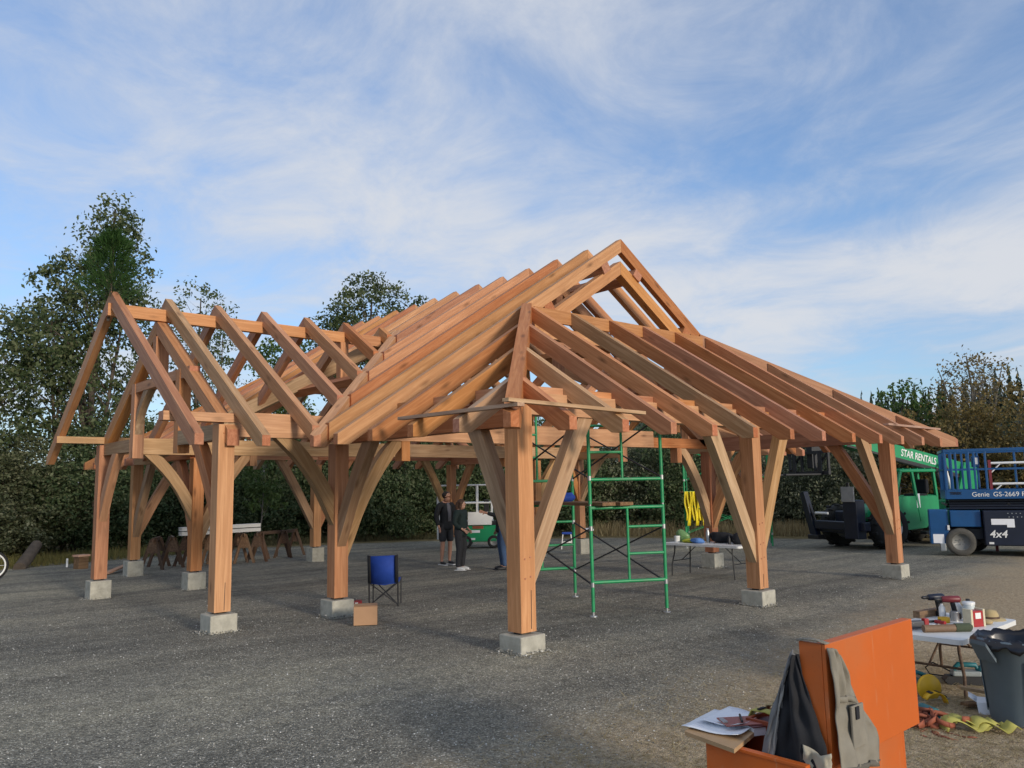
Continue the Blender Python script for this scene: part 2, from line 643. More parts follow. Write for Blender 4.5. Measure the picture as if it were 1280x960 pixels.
def slab(name, org, d, poly, width, mats, slope=0.0, cut=None):
    """side outline [(run, z)] along the horizontal direction d from org, given a width; its own frame follows the slope"""
    d = Vector((d[0], d[1], 0)).normalized()
    X = (d + Vector((0, 0, slope))).normalized()
    Y = Vector((-d.y, d.x, 0))
    Z = X.cross(Y)
    if Z.z < 0:
        Z = -Z
        Y = -Y
    M = Matrix((X, Y, Z)).transposed().to_4x4()
    mid = poly[len(poly) // 2]
    M.translation = Vector(org) + d * poly[0][0] + Vector((0, 0, poly[0][1]))
    Mi = M.inverted()
    pts = [Mi @ (Vector(org) + d * s + Vector((0, 0, z))) for s, z in poly]
    mb = MB()
    n = len(pts)
    a = [p + Vector((0, -width / 2, 0)) for p in pts]
    b = [p + Vector((0, width / 2, 0)) for p in pts]
    area = sum(pts[i].x * pts[(i + 1) % n].z - pts[(i + 1) % n].x * pts[i].z for i in range(n))
    if area > 0:
        a.reverse(); b.reverse(); pts = pts[::-1]
    mb.add(a + b, [tuple(range(n))[::-1], tuple(range(n, 2 * n))], 0)
    for i in range(n):
        j = (i + 1) % n
        e = (pts[j] - pts[i])
        steep = abs(e.x) < abs(e.z) * 1.2
        mb.add([a[i], a[j], b[j], b[i]], [(0, 1, 2, 3)], 1 if steep else 0)
    return mb.build(name, mats, pav, M)


def beam(name, p0, p1, w, h, mats=None, upv=(0, 0, 1), parent=None):
    p0, p1 = Vector(p0), Vector(p1)
    X = (p1 - p0).normalized()
    u_ = Vector(upv)
    if abs(X.dot(u_)) > .95:
        u_ = Vector((0, 1, 0))
    Y = u_.cross(X).normalized()
    Z = X.cross(Y)
    M = Matrix((X, Y, Z)).transposed().to_4x4()
    M.translation = p0
    L = (p1 - p0).length
    mb = MB()
    v = [Vector((x, y, z)) for x in (0, L) for y in (-w / 2, w / 2) for z in (-h / 2, h / 2)]
    mb.add(v, [(0, 4, 6, 2), (1, 3, 7, 5), (0, 1, 5, 4), (2, 6, 7, 3)], 0)
    mb.add(v, [(0, 2, 3, 1), (4, 5, 7, 6)], 1)
    return mb.build(name, mats or [random.choice([FIR, FIR, FIR_RED]), END], pav, M)


WOODS = [FIR, FIR, FIR, FIR_RED, FIR, FIR_RED]


def rafter_poly(s0, s1, tail=True):
    top1 = (s1, rz(s1))
    bot1 = (s1, rz(s1) - TH)
    if tail:
        sb = (TH - TAIL) / SL
        return [(s0, rz(s0)), (s0, rz(s0) - TAIL), (s0 + sb, rz(s0) - TAIL), bot1, top1]
    return [(s0, rz(s0)), (s0, rz(s0) - TH), bot1, top1]


def rafter(name, org, d, s0, s1, tail, mats=None):
    return slab(name, org, d, rafter_poly(s0, s1, tail), RW, mats or [random.choice(WOODS), END], SL)


# posts -------------------------------------------------------------
posts = {}
grid = [(0, 0), (S_, 0), (2 * S_, 0), (0, V1), (2 * S_, V1), (0, V2), (2 * S_, V2), (0, V3), (S_, V3), (2 * S_, V3),
        (-UG, V1), (-UG, V2), (2 * S_ + UG, V1), (2 * S_ + UG, V2)]
for (u, v) in grid:
    top = 2.355 if (u < 0 or u > 9) else (2.50 if v == 0 else 2.14)
    m_ = FIR if (u, v) in ((0, 0), (-UG, V1), (S_, 0)) else random.choice([FIR, FIR_RED, FIR])
    p = beam('post', (u, v, 0.0), (u, v, top), PW, PW, [m_, END], (0, 1, 0))
    g = gz(u, v)
    M = Matrix.Translation((u, v, 0))
    f = MB().box(-.172, .172, -.172, .172, g - .12, -.024)
    f.build('footing', CONCRETE, pav, M, bevel=.012)
    b = MB()
    for sx_ in (-1, 1):
        b.box(sx_ * .06 - .012, sx_ * .06 + .012, -.05, .05, -.028, .006)
    b.build('post_base', STEEL, pav, M)
    posts[(u, v)] = p
# two drying checks in the posts nearest the camera
for (u, v, y0, z0, z1) in ((0.035, -PW / 2, 0, .03, .42), (-UG + .02, V1 - PW / 2, 0, .02, .36), (S_ - .02, -PW / 2, 0, .02, .2)):
    beam('crack', (u, v, z0), (u + .006, v, z1), .006, .007, [STEEL, STEEL], (0, 1, 0))

# plates ---------------------------------------------------------------
zlp, hlp = 2.275, .28


def plate(p0, p1, zc_, h, w=.20, m=None):
    return beam('plate', (p0[0], p0[1], zc_), (p1[0], p1[1], zc_), w, h, [m or random.choice([FIR, FIR_RED]), END])


for v_ in (0, V3):
    plate((-.103, v_), (S_ - .004, v_), 2.38, .24)
    plate((S_ + .004, v_), (9.103, v_), 2.38, .24)
for u_ in (0, 9):
    plate((u_, .108), (u_, V1 - .096), zlp, hlp, m=FIR_RED)
    plate((u_, V2 + .096), (u_, V3 - .108), zlp, hlp, m=FIR_RED)
# blocking boards between the rafters above the plates
jack_u = [-.08, .71, 1.53, 2.32, 3.2, 4.09, 4.95, 5.85, 6.75, 7.54, 8.35, 9.12]
jack_v = [-.08, .72, 1.53, 2.32]
for i in range(len(jack_u) - 1):
    for v_ in (-.02, V3 + .02):
        beam('blocking', (jack_u[i] + .056, v_, 2.505), (jack_u[i + 1] - .056, v_, 2.505), .05, .15)
main_v = [2.32 + (10.80 - 2.32) / 11 * k for k in range(12)]
for i in range(3):
    for u_ in (-.02, 9.02):
        beam('blocking', (u_, jack_v[i] + .056, 2.49), (u_, jack_v[i + 1] - .056, 2.49), .05, .18)


# braces ----------------------------------------------------------------
def brace(u, v, du, dv, ztop=2.15, zlow=.42, reach=1.02, curve=.07, m=None, w=.135, name='brace'):
    d = Vector((du, dv, 0)).normalized()
    h = PW / 2
    hw = .105                      # half depth of the timber
    A, B = Vector((h - .03, zlow + .12)), Vector((reach - .115, ztop + .02))
    t = (B - A).normalized()
    nrm = Vector((-t.y, t.x))      # towards the knee of post and plate
    N = 7
    up_, lo = [], []
    for k in range(N + 1):
        f = k / N
        c = A.lerp(B, f) + nrm * (curve * 4 * f * (1 - f))
        tt = (B - A) + nrm * (curve * 4 * (1 - 2 * f))
        tt.normalize()
        nn = Vector((-tt.y, tt.x))
        up_.append(c + nn * hw * .93)
        lo.append(c - nn * hw * .93)
    # square the two ends against the post face and the soffit
    lo[0] = Vector((h + .001, zlow)); up_[0] = Vector((h + .001, zlow + .30))
    lo[-1] = Vector((reach, ztop - .001)); up_[-1] = Vector((reach - .24, ztop - .001))
    poly = [(p.x, p.y) for p in lo] + [(p.x, p.y) for p in reversed(up_)]
    o = slab(name, (u, v, 0), d, poly, w, [m or random.choice([FIR, FIR_RED, FIR_PALE, FIR]), END], t.y / max(t.x, .05))
    return o


brace(0, 0, 1, 0, 2.258, .42, 1.11, .01, FIR_PALE)
brace(0, 0, 0, 1, 2.133, .77, .80, .01, FIR_GREY)
brace(S_, 0, 1, 0, 2.258, .40, 1.02, .01, FIR_PALE)
brace(S_, 0, -1, 0, 2.258, .36, 1.14, .01, FIR_PALE)
brace(9, 0, -1, 0, 2.258, .50, 1.18, .02, FIR_PALE)
brace(9, 0, 0, 1, 2.133, .5, 1.1, .02, FIR_RED)
brace(0, V1, -1, 0, 2.195, 1.0, .98, .09, FIR_GREY)
brace(0, V1, 1, 0, 2.195, .5, 1.1, .11, FIR_PALE)
brace(0, V1, 0, -1, 2.133, .70, 1.0, .04, FIR_GREY)
brace(0, V2, -1, 0, 2.195, .95, 1.0, .09, FIR_PALE)
brace(0, V2, 1, 0, 2.195, .5, 1.1, .1)
brace(0, V2, 0, 1, 2.133, .5, 1.05, .05)
brace(0, V3, 0, -1, 2.133, .5, 1.15, .02, FIR_GREY)
brace(0, V3, 1, 0, 2.258, .5, 1.1, .04)
brace(S_, V3, 1, 0, 2.258, .45, 1.1, .03)
brace(S_, V3, -1, 0, 2.258, .45, 1.15, .03, FIR_GREY)
brace(9, V3, -1, 0, 2.258, .45, 1.1, .03)
brace(9, V3, 0, -1, 2.133, .5, 1.1, .03)
brace(9, V1, -1, 0, 2.195, .55, 1.1, .11, FIR_PALE)
brace(9, V1, 0, -1, 2.133, .5, 1.1, .1)
brace(9, V1, 1, 0, 2.195, 1.0, 1.0, .08)
brace(9, V2, -1, 0, 2.195, .5, 1.1, .11)
brace(9, V2, 0, 1, 2.133, .5, 1.1, .05)
brace(9, V2, 1, 0, 2.195, 1.0, 1.0, .08, FIR_PALE)
brace(-UG, V1, 0, 1, 2.17, 1.0, .98, .04, FIR_RED)
brace(-UG, V2, 0, -1, 2.17, 1.0, .98, .04, FIR)
brace(9 + UG, V1, 0, 1, 2.17, 1.0, .98, .06)
brace(9 + UG, V2, 0, -1, 2.17, 1.0, .98, .06)
brace(9 + UG, V2, -1, 0, 2.195, 1.0, .7, .06)

# pegs in the front posts
for (u, v, zs) in ((S_, 0, (.62, .42, .9)), (0, 0, (.55, .75, 2.42)), (9, 0, (.6, .75)), (-UG, V1, (2.25,))):
    mb = MB()
    for z in zs:
        for du in (-.038, .038):
            mb.tube([(u + du, v - PW / 2 - .006, z + du * .2), (u + du, v - PW / 2 + .02, z + du * .2)], .011, 7)
    mb.build('peg', FIR_RED, pav)


# tie beams of the two big cross frames (outlooker noses carry the flying rafters)
def tie(v_, ua, ub, zlo, zhi, nose=True, m=FIR, w=.18):
    if nose:
        poly = [(ua, 2.50), (ua, 2.385), (-UG + .11, 2.385), (-UG + .11, zlo), (ub, zlo), (ub, zhi), (-UG + .11, zhi), (-UG + .11, 2.50)]
    else:
        poly = [(ua, zhi), (ua, zlo), (ub, zlo), (ub, zhi)]
    return slab('tie_beam', (0, v_, 0), (1, 0), poly, w, [m, END], 0)


tie(V1, -2.46, 7.05, 2.20, 2.52)
tie(V1 + .02, 7.06, 11.46, 2.20, 2.40, False, FIR_RED)
tie(V2, -2.46, 4.4, 2.20, 2.50, True, FIR_PALE)
tie(V2, 4.41, 11.46, 2.20, 2.50, False, FIR_PALE)


def principal(org, d, s0, s1, drop, depth, w, m=None):
    poly = [(s0, rz(s0) - drop), (s0, rz(s0) - drop - depth), (s1, rz(s1) - drop - depth), (s1, rz(s1) - drop)]
    return slab('principal_rafter', org, d, poly, w, [m or random.choice([FIR, FIR_RED]), END], SL)


for v_, s0 in ((2.375, 3.35), (V1 + .01, 1.06), (V2 + .01, 1.06), (10.75, 3.35)):
    principal((-OV, v_, 0), (1, 0), s0, S_ + OV - .002, .385, .23, .16, FIR)
    principal((9 + OV, v_, 0), (-1, 0), s0, S_ + OV - .002, .385, .23, .16, FIR)
for v_ in (V1 + .01, V2 + .01):
    beam('king_post', (S_, v_, 2.53), (S_, v_, rz(S_ + OV) - .64), .16, .16)
    for sg in (-1, 1):
        x = S_ + sg * 3.4
        beam('hammer_post', (x, v_, 1.90 if v_ < 5 else 1.99), (x, v_, 2.199), .15, .18, [FIR, END], (0, 1, 0))
        beam('queen_post', (x, v_, 2.53), (x, v_, rz(S_ + OV - 3.4) - .62), .14, .16, None, (0, 1, 0))
        beam('strut', (S_ + sg * .1, v_, 2.7), (S_ + sg * 1.7, v_, rz(S_ + OV - 1.7) - .61), .12, .14)
beam('collar', (2.45, 2.375, 3.83), (6.55, 2.375, 3.83), .15, .18)
beam('collar', (2.45, 10.75, 3.83), (6.55, 10.75, 3.83), .15, .18)

# purlins ---------------------------------------------------------------
for d_ in (1.5, 2.75, 4.09):
    for sg in (1, -1):
        u_ = S_ + sg * (S_ - d_)
        va, vb = (2.262, 10.86) if d_ > 2 else (1.62, 11.44)
        zc_ = rz(d_ + OV) - TH - .082
        nrm = Vector((sg * SL, 0, 1)).normalized()
        beam('purlin', (u_, va, zc_), (u_, vb, zc_), .19, .15, [FIR_RED, END], nrm)

# headers at the gablets
for v_ in (2.225, 10.895):
    beam('header', (2.36, v_, 4.075), (6.64, v_, 4.075), .06, .20, [FIR, END])

# main rafters -----------------------------------------------------------
apex = S_ + OV - .0015
for k, v_ in enumerate(main_v):
    off = HG - abs(v_ - VM)
    for side in (0, 1):
        org, d = ((-OV, v_, 0), (1, 0)) if side == 0 else ((9 + OV, v_, 0), (-1, 0))
        mats = [[FIR, FIR, FIR_RED, FIR, FIR, FIR_RED][k % 6], END] if side == 0 else None
        if off > 0.05:
            rafter('rafter', org, d, off + .09, apex, False, mats)
        else:
            rafter('rafter', org, d, 0, apex, True, mats)
for v_ in jack_v[:3]:
    for vv in (v_, V3 - v_):
        for side in (0, 1):
            org, d = ((-OV, vv, 0), (1, 0)) if side == 0 else ((9 + OV, vv, 0), (-1, 0))
            m_ = FIR_PALE if (v_ == jack_v[0] and vv < 1 and side == 0) else random.choice([FIR, FIR_RED])
            rafter('jack_rafter', org, d, 0, v_ + OV - .075, True, [m_, END])
for i, u_ in enumerate(jack_u):
    lim = min(u_, 9 - u_)
    for far in (0, 1):
        top_v = min(lim - .075, 2.19 if not far else 2.1)
        org, d = ((u_, -OV, 0), (0, 1)) if not far else ((u_, V3 + OV, 0), (0, -1))
        m_ = [FIR_RED, FIR_PALE, FIR_RED, FIR, FIR_GREY, FIR_RED, FIR_RED, FIR_RED, FIR_RED, FIR_RED, FIR_RED, FIR_RED][i]
        rafter('jack_rafter' if lim < 2.25 else 'rafter', org, d, 0, top_v + OV, True, [m_, END])


# hips and valleys ----------------------------------------------------------
def diag(name, org, d, length, w, mats, drop=0.0, s0=0.0):
    d = Vector((d[0], d[1], 0)).normalized()
    sl = SL / math.sqrt(2)
    X = (d + Vector((0, 0, sl))).normalized()
    Y = Vector((-d.y, d.x, 0))
    Z = X.cross(Y)
    M = Matrix((X, Y, Z)).transposed().to_4x4()
    M.translation = Vector((org[0], org[1], E_))
    Mi = M.inverted()
    th = TH + .05
    sb = (th - TAIL) / sl

    def top(s):
        return E_ + sl * s - drop

    def bot(s):
        return max(top(0) - TAIL, top(s) - th)
    st = [w / 2, max(sb, w / 2 + .01), length]
    P = lambda s, y, z: Mi @ (Vector((org[0], org[1], 0)) + d * s + Y * y + Vector((0, 0, z)))
    tip_t, tip_b = P(0, 0, top(0)), P(0, 0, bot(0))
    mb = MB()
    for sg in (-1, 1):
        loop_t = [P(s, sg * w / 2, top(s)) for s in st]
        loop_b = [P(s, sg * w / 2, bot(s)) for s in st]
        side = loop_t + loop_b[::-1]
        mb.add(side, [tuple(range(6)) if sg < 0 else tuple(range(6))[::-1]], 0)
        mb.add([tip_t, loop_t[0], loop_b[0], tip_b], [(0, 1, 2, 3)], 1)
    tl = [P(s, -w / 2, top(s)) for s in st]
    tr = [P(s, w / 2, top(s)) for s in st]
    bl = [P(s, -w / 2, bot(s)) for s in st]
    br = [P(s, w / 2, bot(s)) for s in st]
    mb.add([tip_t] + tl + tr[::-1], [(0, 1, 2, 3, 4, 5, 6)[::1]], 0)
    mb.add([tip_b, bl[0], bl[1], br[1], br[0]], [(0, 1, 2, 3, 4)], 0)
    mb.add([bl[1], bl[2], br[2], br[1]], [(0, 1, 2, 3)], 0)
    mb.add([tl[2], bl[2], br[2], tr[2]], [(0, 1, 2, 3)], 1)
    return mb.build(name, mats, pav, M)


HL = (2.3 + OV) * math.sqrt(2)
diag('hip_rafter', (-OV, -OV), (1, 1), HL, .15, [FIR_RED, END])
diag('hip_rafter', (9 + OV, -OV), (-1, 1), HL, .15, [FIR, END])
diag('hip_rafter', (-OV, V3 + OV), (1, -1), HL - .15, .15, [FIR, END])
diag('hip_rafter', (9 + OV, V3 + OV), (-1, -1), HL - .15, .15, [FIR, END])
VL = HG * math.sqrt(2) - .02
diag('valley_rafter', (-OV, VM - HG), (1, 1), VL, .14, [FIR, END], .0)
diag('valley_rafter', (-OV, VM + HG), (1, -1), VL, .14, [FIR_PALE, END], .0)
diag('valley_rafter', (9 + OV, VM - HG), (-1, 1), VL, .14, [FIR, END], .0)
diag('valley_rafter', (9 + OV, VM + HG), (-1, -1), VL, .14, [FIR, END], .0)

# cross gables -----------------------------------------------------------------
gab_u = [-2.34, -1.53, -.74, .07, .87, 1.66, 2.44]
for mir in (0, 1):
    for i, uu in enumerate(gab_u):
        u_ = uu if not mir else 9 - uu
        s0 = max(0, uu + OV)
        tail = uu + OV <= 0
        for sg in (-1, 1):
            m_ = None
            if not mir and sg < 0:
                m_ = [[FIR_RED, END], [FIR_PALE, END], [FIR, END], [FIR, END], [FIR, END], [FIR_RED, END], [FIR, END]][i]
            rafter('flying_rafter' if i == 0 else ('rafter' if tail else 'jack_rafter'), (u_, VM + sg * HG, 0), (0, -sg),
                   0 if tail else s0 + .09, HG - .0015, tail, m_)
    f = (lambda x: x) if not mir else (lambda x: 9 - x)
    a, b = sorted((f(-2.43), f(1.72)))
    beam('ridge_beam', (a, VM, 4.275), (b, VM, 4.275), .115, .19, [FIR, END])
    beam('ridge_beam', (min(f(1.73), f(2.62)), VM, 4.275), (max(f(1.73), f(2.62)), VM, 4.275), .115, .19, [FIR, END])
    beam('king_post', (f(1.6), VM, 3.45), (f(1.6), VM, 4.178), .16, .16, [FIR, END], (0, 1, 0))
    ut = f(-1.62)
    for sg in (-1, 1):
        principal((ut, VM + sg * HG, 0), (0, -sg), .78, HG - .0015, .385, .21, .16, FIR)
        vh = VM + sg * 1.05
        zlo = 2.06
        beam('hammer_post', (ut, vh, zlo), (ut, vh, rz(HG - 1.05) - .6), .17, .18, [FIR, END], (0, 1, 0))
        vo = VM + sg * (V2 - VM + .10)
        beam('hammer_beam', (ut, vo, 2.275), (ut, vh + sg * .092, 2.275), .175, .205, [FIR_GREY, FIR_GREY])
        # knee from hammer post up to the collar
        poly = []
        N = 6
        for k in range(N + 1):
            t_ = k / N
            poly.append((.09 + .62 * t_ ** 1.5, 2.45 + .69 * t_ ** .75))
        poly2 = [(x - .035 - .10 * (y - 2.45), y + .16 if y < 3.0 else y) for x, y in poly]
        slab('curved_knee', (ut, vh, 0), (0, -sg), poly + [(.44, 3.14), (.09, 2.78)], .12, [random.choice([FIR, FIR_GREY]), END], 1.0)
    beam('collar', (ut, VM - 1.5, 3.215), (ut, VM + 1.5, 3.215), .15, .15, [FIR, END])
    beam('king_post', (ut, VM, 3.295), (ut, VM, 3.93), .2, .15, [FIR, END], (0, 1, 0))


# loose boards lying on the rafter tails
def loose(name, p0, p1, w, h, label, mat):
    X = (Vector(p1) - Vector(p0))
    M = X.to_track_quat('X', 'Z').to_matrix().to_4x4()
    M.translation = Vector(p0)
    mb = MB().box(0, X.length, -w / 2, w / 2, -h / 2, h / 2)
    o = mb.build(name, mat, None, M)
    return tag(o, label, 'board')


loose('loose_board', (-.80, 1.05, 2.262), (-.86, -1.0, 2.240), .085, .034, 'thin grey board laid over the left eave rafter tails, ending at the hip corner', BOARD)
loose('loose_board', (-.96, -.90, 2.285), (1.12, -.80, 2.262), .085, .034, 'thin pale board laid over the rafter tails right of the front corner post', FIR_PALE)
loose('loose_board', (7.62, -.62, 2.385), (9.85, -.60, 2.372), .085, .034, 'short pinkish board laid over the rafter tails at the far right corner of the roof', BOARD)


# ================================================================== scaffolds
def scaffold_frame(parent, A, B, zb, zt, upper):
    """one welded end frame between the leg feet A and B (local coordinates)"""
    A, B = Vector(A), Vector(B)
    at = lambda f, z: Vector((A.x + (B.x - A.x) * f, A.y + (B.y - A.y) * f, z))
    r = .0235
    mb = MB()
    for f in (0, 1):
        mb.tube([at(f, zb), at(f, zt)], r, 8)
    if not upper:
        bars = [(0, 1, zb + .38), (0, 1, zt - .03), (.5, 1, zb + .74), (.5, 1, zb + 1.10)]
        vert = (.5, zb + .38, zt - .03)
    else:
        bars = [(0, 1, zb + .33), (0, .45, zb + .70), (0, .45, zb + 1.06), (0, 1, zt - .05)]
        vert = (.45, zb + .33, zt - .05)
    for f0, f1, z in bars:
        mb.tube([at(f0, z), at(f1, z)], r * (1.0 if f1 - f0 > .9 else .8), 7)
    mb.tube([at(vert[0], vert[1]), at(vert[0], vert[2])], r * .8, 7)
    o = mb.build('end_frame', GREEN_TUBE, parent)
    j = MB()
    for f in (0, 1):
        j.tube([at(f, zt - .06), at(f, zt + .05)], r * .72, 7)
        for z in (zb + .35, zt - .30):
            j.tube([at(f, z) + Vector((0, 0, -.03)), at(f, z) + Vector((0, 0, .03))], r * 1.25, 7)
    j.build('coupling_pin', GALV, o)['kind'] = 'stuff'
    return o


def scaffold_tower(loc, A, B, D, label, tiers, planks=True, brace_mat=None):
    t = empty('scaffold_tower', loc, label, 'scaffold', 0, 'green scaffold towers')
    A, B, D = Vector(A), Vector(B), Vector(D)
    for off in (Vector((0, 0, 0)), D):
        for i, (zb, zt) in enumerate(tiers):
            scaffold_frame(t, A + off, B + off, zb, zt, i > 0)
        for P in (A, B):
            q = P + off
            mb = MB().tube([(q.x, q.y, -.0), (q.x, q.y, tiers[0][0] + .02)], .014, 7)
            mb.lathe([(.055, .0), (.055, .012), (.014, .014)], 10, (q.x, q.y, 0))
            mb.build('screw_foot', GALV, t)
    for i, (zb, zt) in enumerate(tiers):
        for P in (A, B):
            for sgn in (0, 1):
                a, b = P.copy(), P + D
                z0, z1 = (zb + .35, zt - .3) if sgn == 0 else (zt - .3, zb + .35)
                MB().bar((a.x, a.y, z0), (b.x, b.y, z1), .022, .016).build('cross_brace', brace_mat or BRACE_DARK, t)
    if planks:
        z = tiers[0][1] + .02
        for f in (.18, .42):
            a = A.lerp(B, f) - D * .06
            b = A.lerp(B, f) + D * 1.06
            beam_local('plank', a + Vector((0, 0, z)), b + Vector((0, 0, z)), .23, .045, OLDWOOD2, t)
    return t


def beam_local(name, p0, p1, w, h, mat, parent):
    p0, p1 = Vector(p0), Vector(p1)
    X = (p1 - p0).normalized()
    Y = Vector((0, 0, 1)).cross(X)
    Y = Y.normalized() if Y.length > .05 else Vector((0, 1, 0))
    Z = X.cross(Y)
    M = Matrix((X, Y, Z)).transposed().to_4x4()
    M.translation = p0
    return MB().box(0, (p1 - p0).length, -w / 2, w / 2, -h / 2, h / 2).build(name, mat, parent, M)


g0 = gz(2.5, 1.5)
scaffold_tower((2.25, 1.08, g0), (0, 0, 0), (.92, -.50, 0), (.28, 1.99, 0),
               'green tube scaffold tower with plank deck under the roof, right behind the front corner post',
               [(.06, 1.45), (1.47, 2.95)])
g1 = gz(15, 8)
scaffold_tower((13.78, 8.03, g1), (0, 0, 0), (.93, .59, 0), (1.28, -2.03, 0),
               'distant green scaffold tower at the rear, yellow straps hanging on its left leg',
               [(.06, 1.6), (1.62, 3.2)], True, GREEN_TUBE)

# yellow slings hung over a rung of the far tower
ys = empty('sling_bundle', (13.95, 7.76, g1), 'bundle of bright yellow lifting slings hanging down from the distant scaffold', 'slings')
for k in range(9):
    x0 = -.27 + k * .068
    pts = []
    L = .82 + .18 * math.sin(k * 2.1)
    for i in range(9):
        t_ = i / 8
        pts.append([Vector((x0 * .75 + s * .075 + .008 * math.sin(i * 1.3 + k), -x0 * .66 + .035 * math.sin(k * 1.7 + i * .7), 1.62 - L * t_ + (.02 if i == 0 else 0))) for s in (-1, 1)])
    MB().sheet(pts).build('sling', YELLOW, ys, solid=.012)
MB().tube([(-.17, .27, 1.63), (.45, -.71, 1.63)], .021, 7).build('hanger_rail', GREEN_TUBE, ys)

# small bag on the scaffold deck
tb = MB()
tb.ball((0, 0, .055), (.17, .11, .075), 12, 8)
tb.box(-.10, .12, -.03, .03, .10, .125)
o = tb.build('tool_bag', BLUE_CLOTH, None, Matrix.Translation((2.72, 2.0, g0 + 1.495)))
tag(o, 'small dark blue tool bag lying on the plank deck of the near scaffold', 'tool bag')

# ================================================================== camp chair, boxes
ch = empty('camp_chair', (.91, 4.1, gz(.9, 4.1)), 'blue folding camp chair with black legs, seen from behind near the second post', 'camp chair', R(-40))
hw = .215
MB().sheet([[Vector((-hw, 0.02, .36)), Vector((0, 0.0, .345)), Vector((hw, 0.02, .36))],
            [Vector((-hw, -.01, .55)), Vector((0, -.03, .55)), Vector((hw, -.01, .55))],
            [Vector((-hw, -.06, .76)), Vector((0, -.07, .765)), Vector((hw, -.06, .77))]]).build('backrest', BLUE_CLOTH, ch, solid=.012)
MB().sheet([[Vector((-hw, .02, .36)), Vector((0, .02, .33)), Vector((hw, .02, .36))],
            [Vector((-hw, .25, .36)), Vector((0, .25, .30)), Vector((hw, .25, .36))],
            [Vector((-hw, .46, .39)), Vector((0, .46, .37)), Vector((hw, .46, .39))]]).build('seat', BLUE_CLOTH, ch, solid=.012)
for sx_ in (-1, 1):
    MB().tube([(sx_ * hw, .05, 0), (sx_ * hw, .02, .36), (sx_ * hw, -.065, .775)], .012, 7).build('back_leg', STEEL, ch)
    MB().tube([(sx_ * hw, .44, 0), (sx_ * hw, .46, .40)], .012, 7).build('front_leg', STEEL, ch)
    MB().tube([(sx_ * hw, .05, .03), (-sx_ * hw, .03 + .005 * sx_, .36)], .009, 6).build('cross_strut', STEEL, ch)
    MB().tube([(sx_ * hw, .05, .03), (-sx_ * hw, .45, .37)], .009, 6).build('cross_strut', STEEL, ch)
    MB().sheet([[Vector((sx_ * (hw + .014), -.0, .36)), Vector((sx_ * (hw - .035), -.012, .36))],
                [Vector((sx_ * (hw + .014), -.075, .775)), Vector((sx_ * (hw - .035), -.085, .77))]]).build('edge_binding', BLACK_CLOTH, ch, solid=.006)

cb = empty('cardboard_box', (-.10, 2.93, gz(0, 2.9)), 'closed brown cardboard box standing beside the second post', 'box', R(-33))
MB().box(-.15, .15, -.12, .12, 0, .235).build('carton_body', CARD, cb, bevel=.004)
for sx_ in (-1, 1):
    M_ = Matrix.Translation((0, sx_ * .0605, .2385)) @ Matrix.Rotation(sx_ * R(1.5), 4, 'X')
    MB().box(-.148, .148, -.058, .058, 0, .004).build('flap', CARD, cb, M_)
MB().box(-.15, .15, -.022, .022, .2445, .2455).build('packing_tape', m_plain('packing_tape', (.5, .33, .2), .3), cb)

rb = empty('red_case', (.27, 3.95, gz(0, 3.9)), 'small red plastic tool case half hidden behind the cardboard box', 'tool case', R(-30))
MB().box(-.16, .16, -.09, .09, 0, .13).build('case_body', RED_PL, rb, bevel=.015)
MB().box(-.16, .16, -.09, .09, .134, .17).build('lid', RED_PL, rb, bevel=.012)
MB().tube([(-.06, 0, .17), (-.055, 0, .20), (.055, 0, .20), (.06, 0, .17)], .01, 7).build('handle', BLACK_PL, rb)
MB().box(.06, .10, -.10, -.092, .10, .16).build('latch', WHITE_PL, rb)


# ================================================================== folding tables
def folding_table(name, loc, rot, L, W, H, label, leg_mat, top_mat, th=.04):
    t = empty(name, loc, label, 'folding table', rot)
    mb = MB()
    cr = .05
    poly = []
    for cx, cy, a0 in ((L / 2 - cr, W / 2 - cr, 0), (-L / 2 + cr, W / 2 - cr, 90), (-L / 2 + cr, -W / 2 + cr, 180), (L / 2 - cr, -W / 2 + cr, 270)):
        for k in range(4):
            a = R(a0 + k * 30)
            poly.append(Vector((cx + cr * math.cos(a), cy + cr * math.sin(a), H - th)))
    mb.prism(poly, (0, 0, th))
    mb.build('table_top', top_mat, t, bevel=.008)
    for sx_ in (-1, 1):
        x = sx_ * (L / 2 - .22)
        for sy in (-1, 1):
            y = sy * (W / 2 - .07)
            MB().tube([(x, y * .85, H - th), (x + sx_ * .01, y * .86, H * .72), (x + sx_ * .05, y, H * .35), (x + sx_ * .06, y, 0)], .0135, 7).build('leg', leg_mat, t)
        MB().tube([(x + sx_ * .03, -W / 2 + .07, H * .45), (x + sx_ * .03, W / 2 - .07, H * .45)], .010, 6).build('leg_bar', leg_mat, t)
        MB().tube([(x + sx_ * .03, 0, H * .45), (x - sx_ * .34, 0, H - th)], .009, 6).build('strut', leg_mat, t)
    return t


folding_table('folding_table', (7.34, 2.74, gz(7.3, 2.7)), R(90), 1.72, .72, .33 - gz(7.3, 2.7),
              'white folding table under the roof behind the middle post, crowded with bags and bottles', BRACE_DARK, WHITE_PL)
folding_table('folding_table', (2.02, -3.43, gz(2, -3.4)), 0, 1.34, .70, .2 - gz(2, -3.4),
              'white folding table covered in power tools, right behind the upright orange lid', OLDWOOD, WHITE_PL)

# things on the far table (top z = .33)
def at_table(name, mb, mat, x, y, label, cat, z=.33, rot=0, bevel=0, group=None):
    M_ = Matrix.Translation((x, y, z)) @ Matrix.Rotation(rot, 4, 'Z')
    o = mb.build(name, mat, None, M_, bevel=bevel)
    return tag(o, label, cat, group)


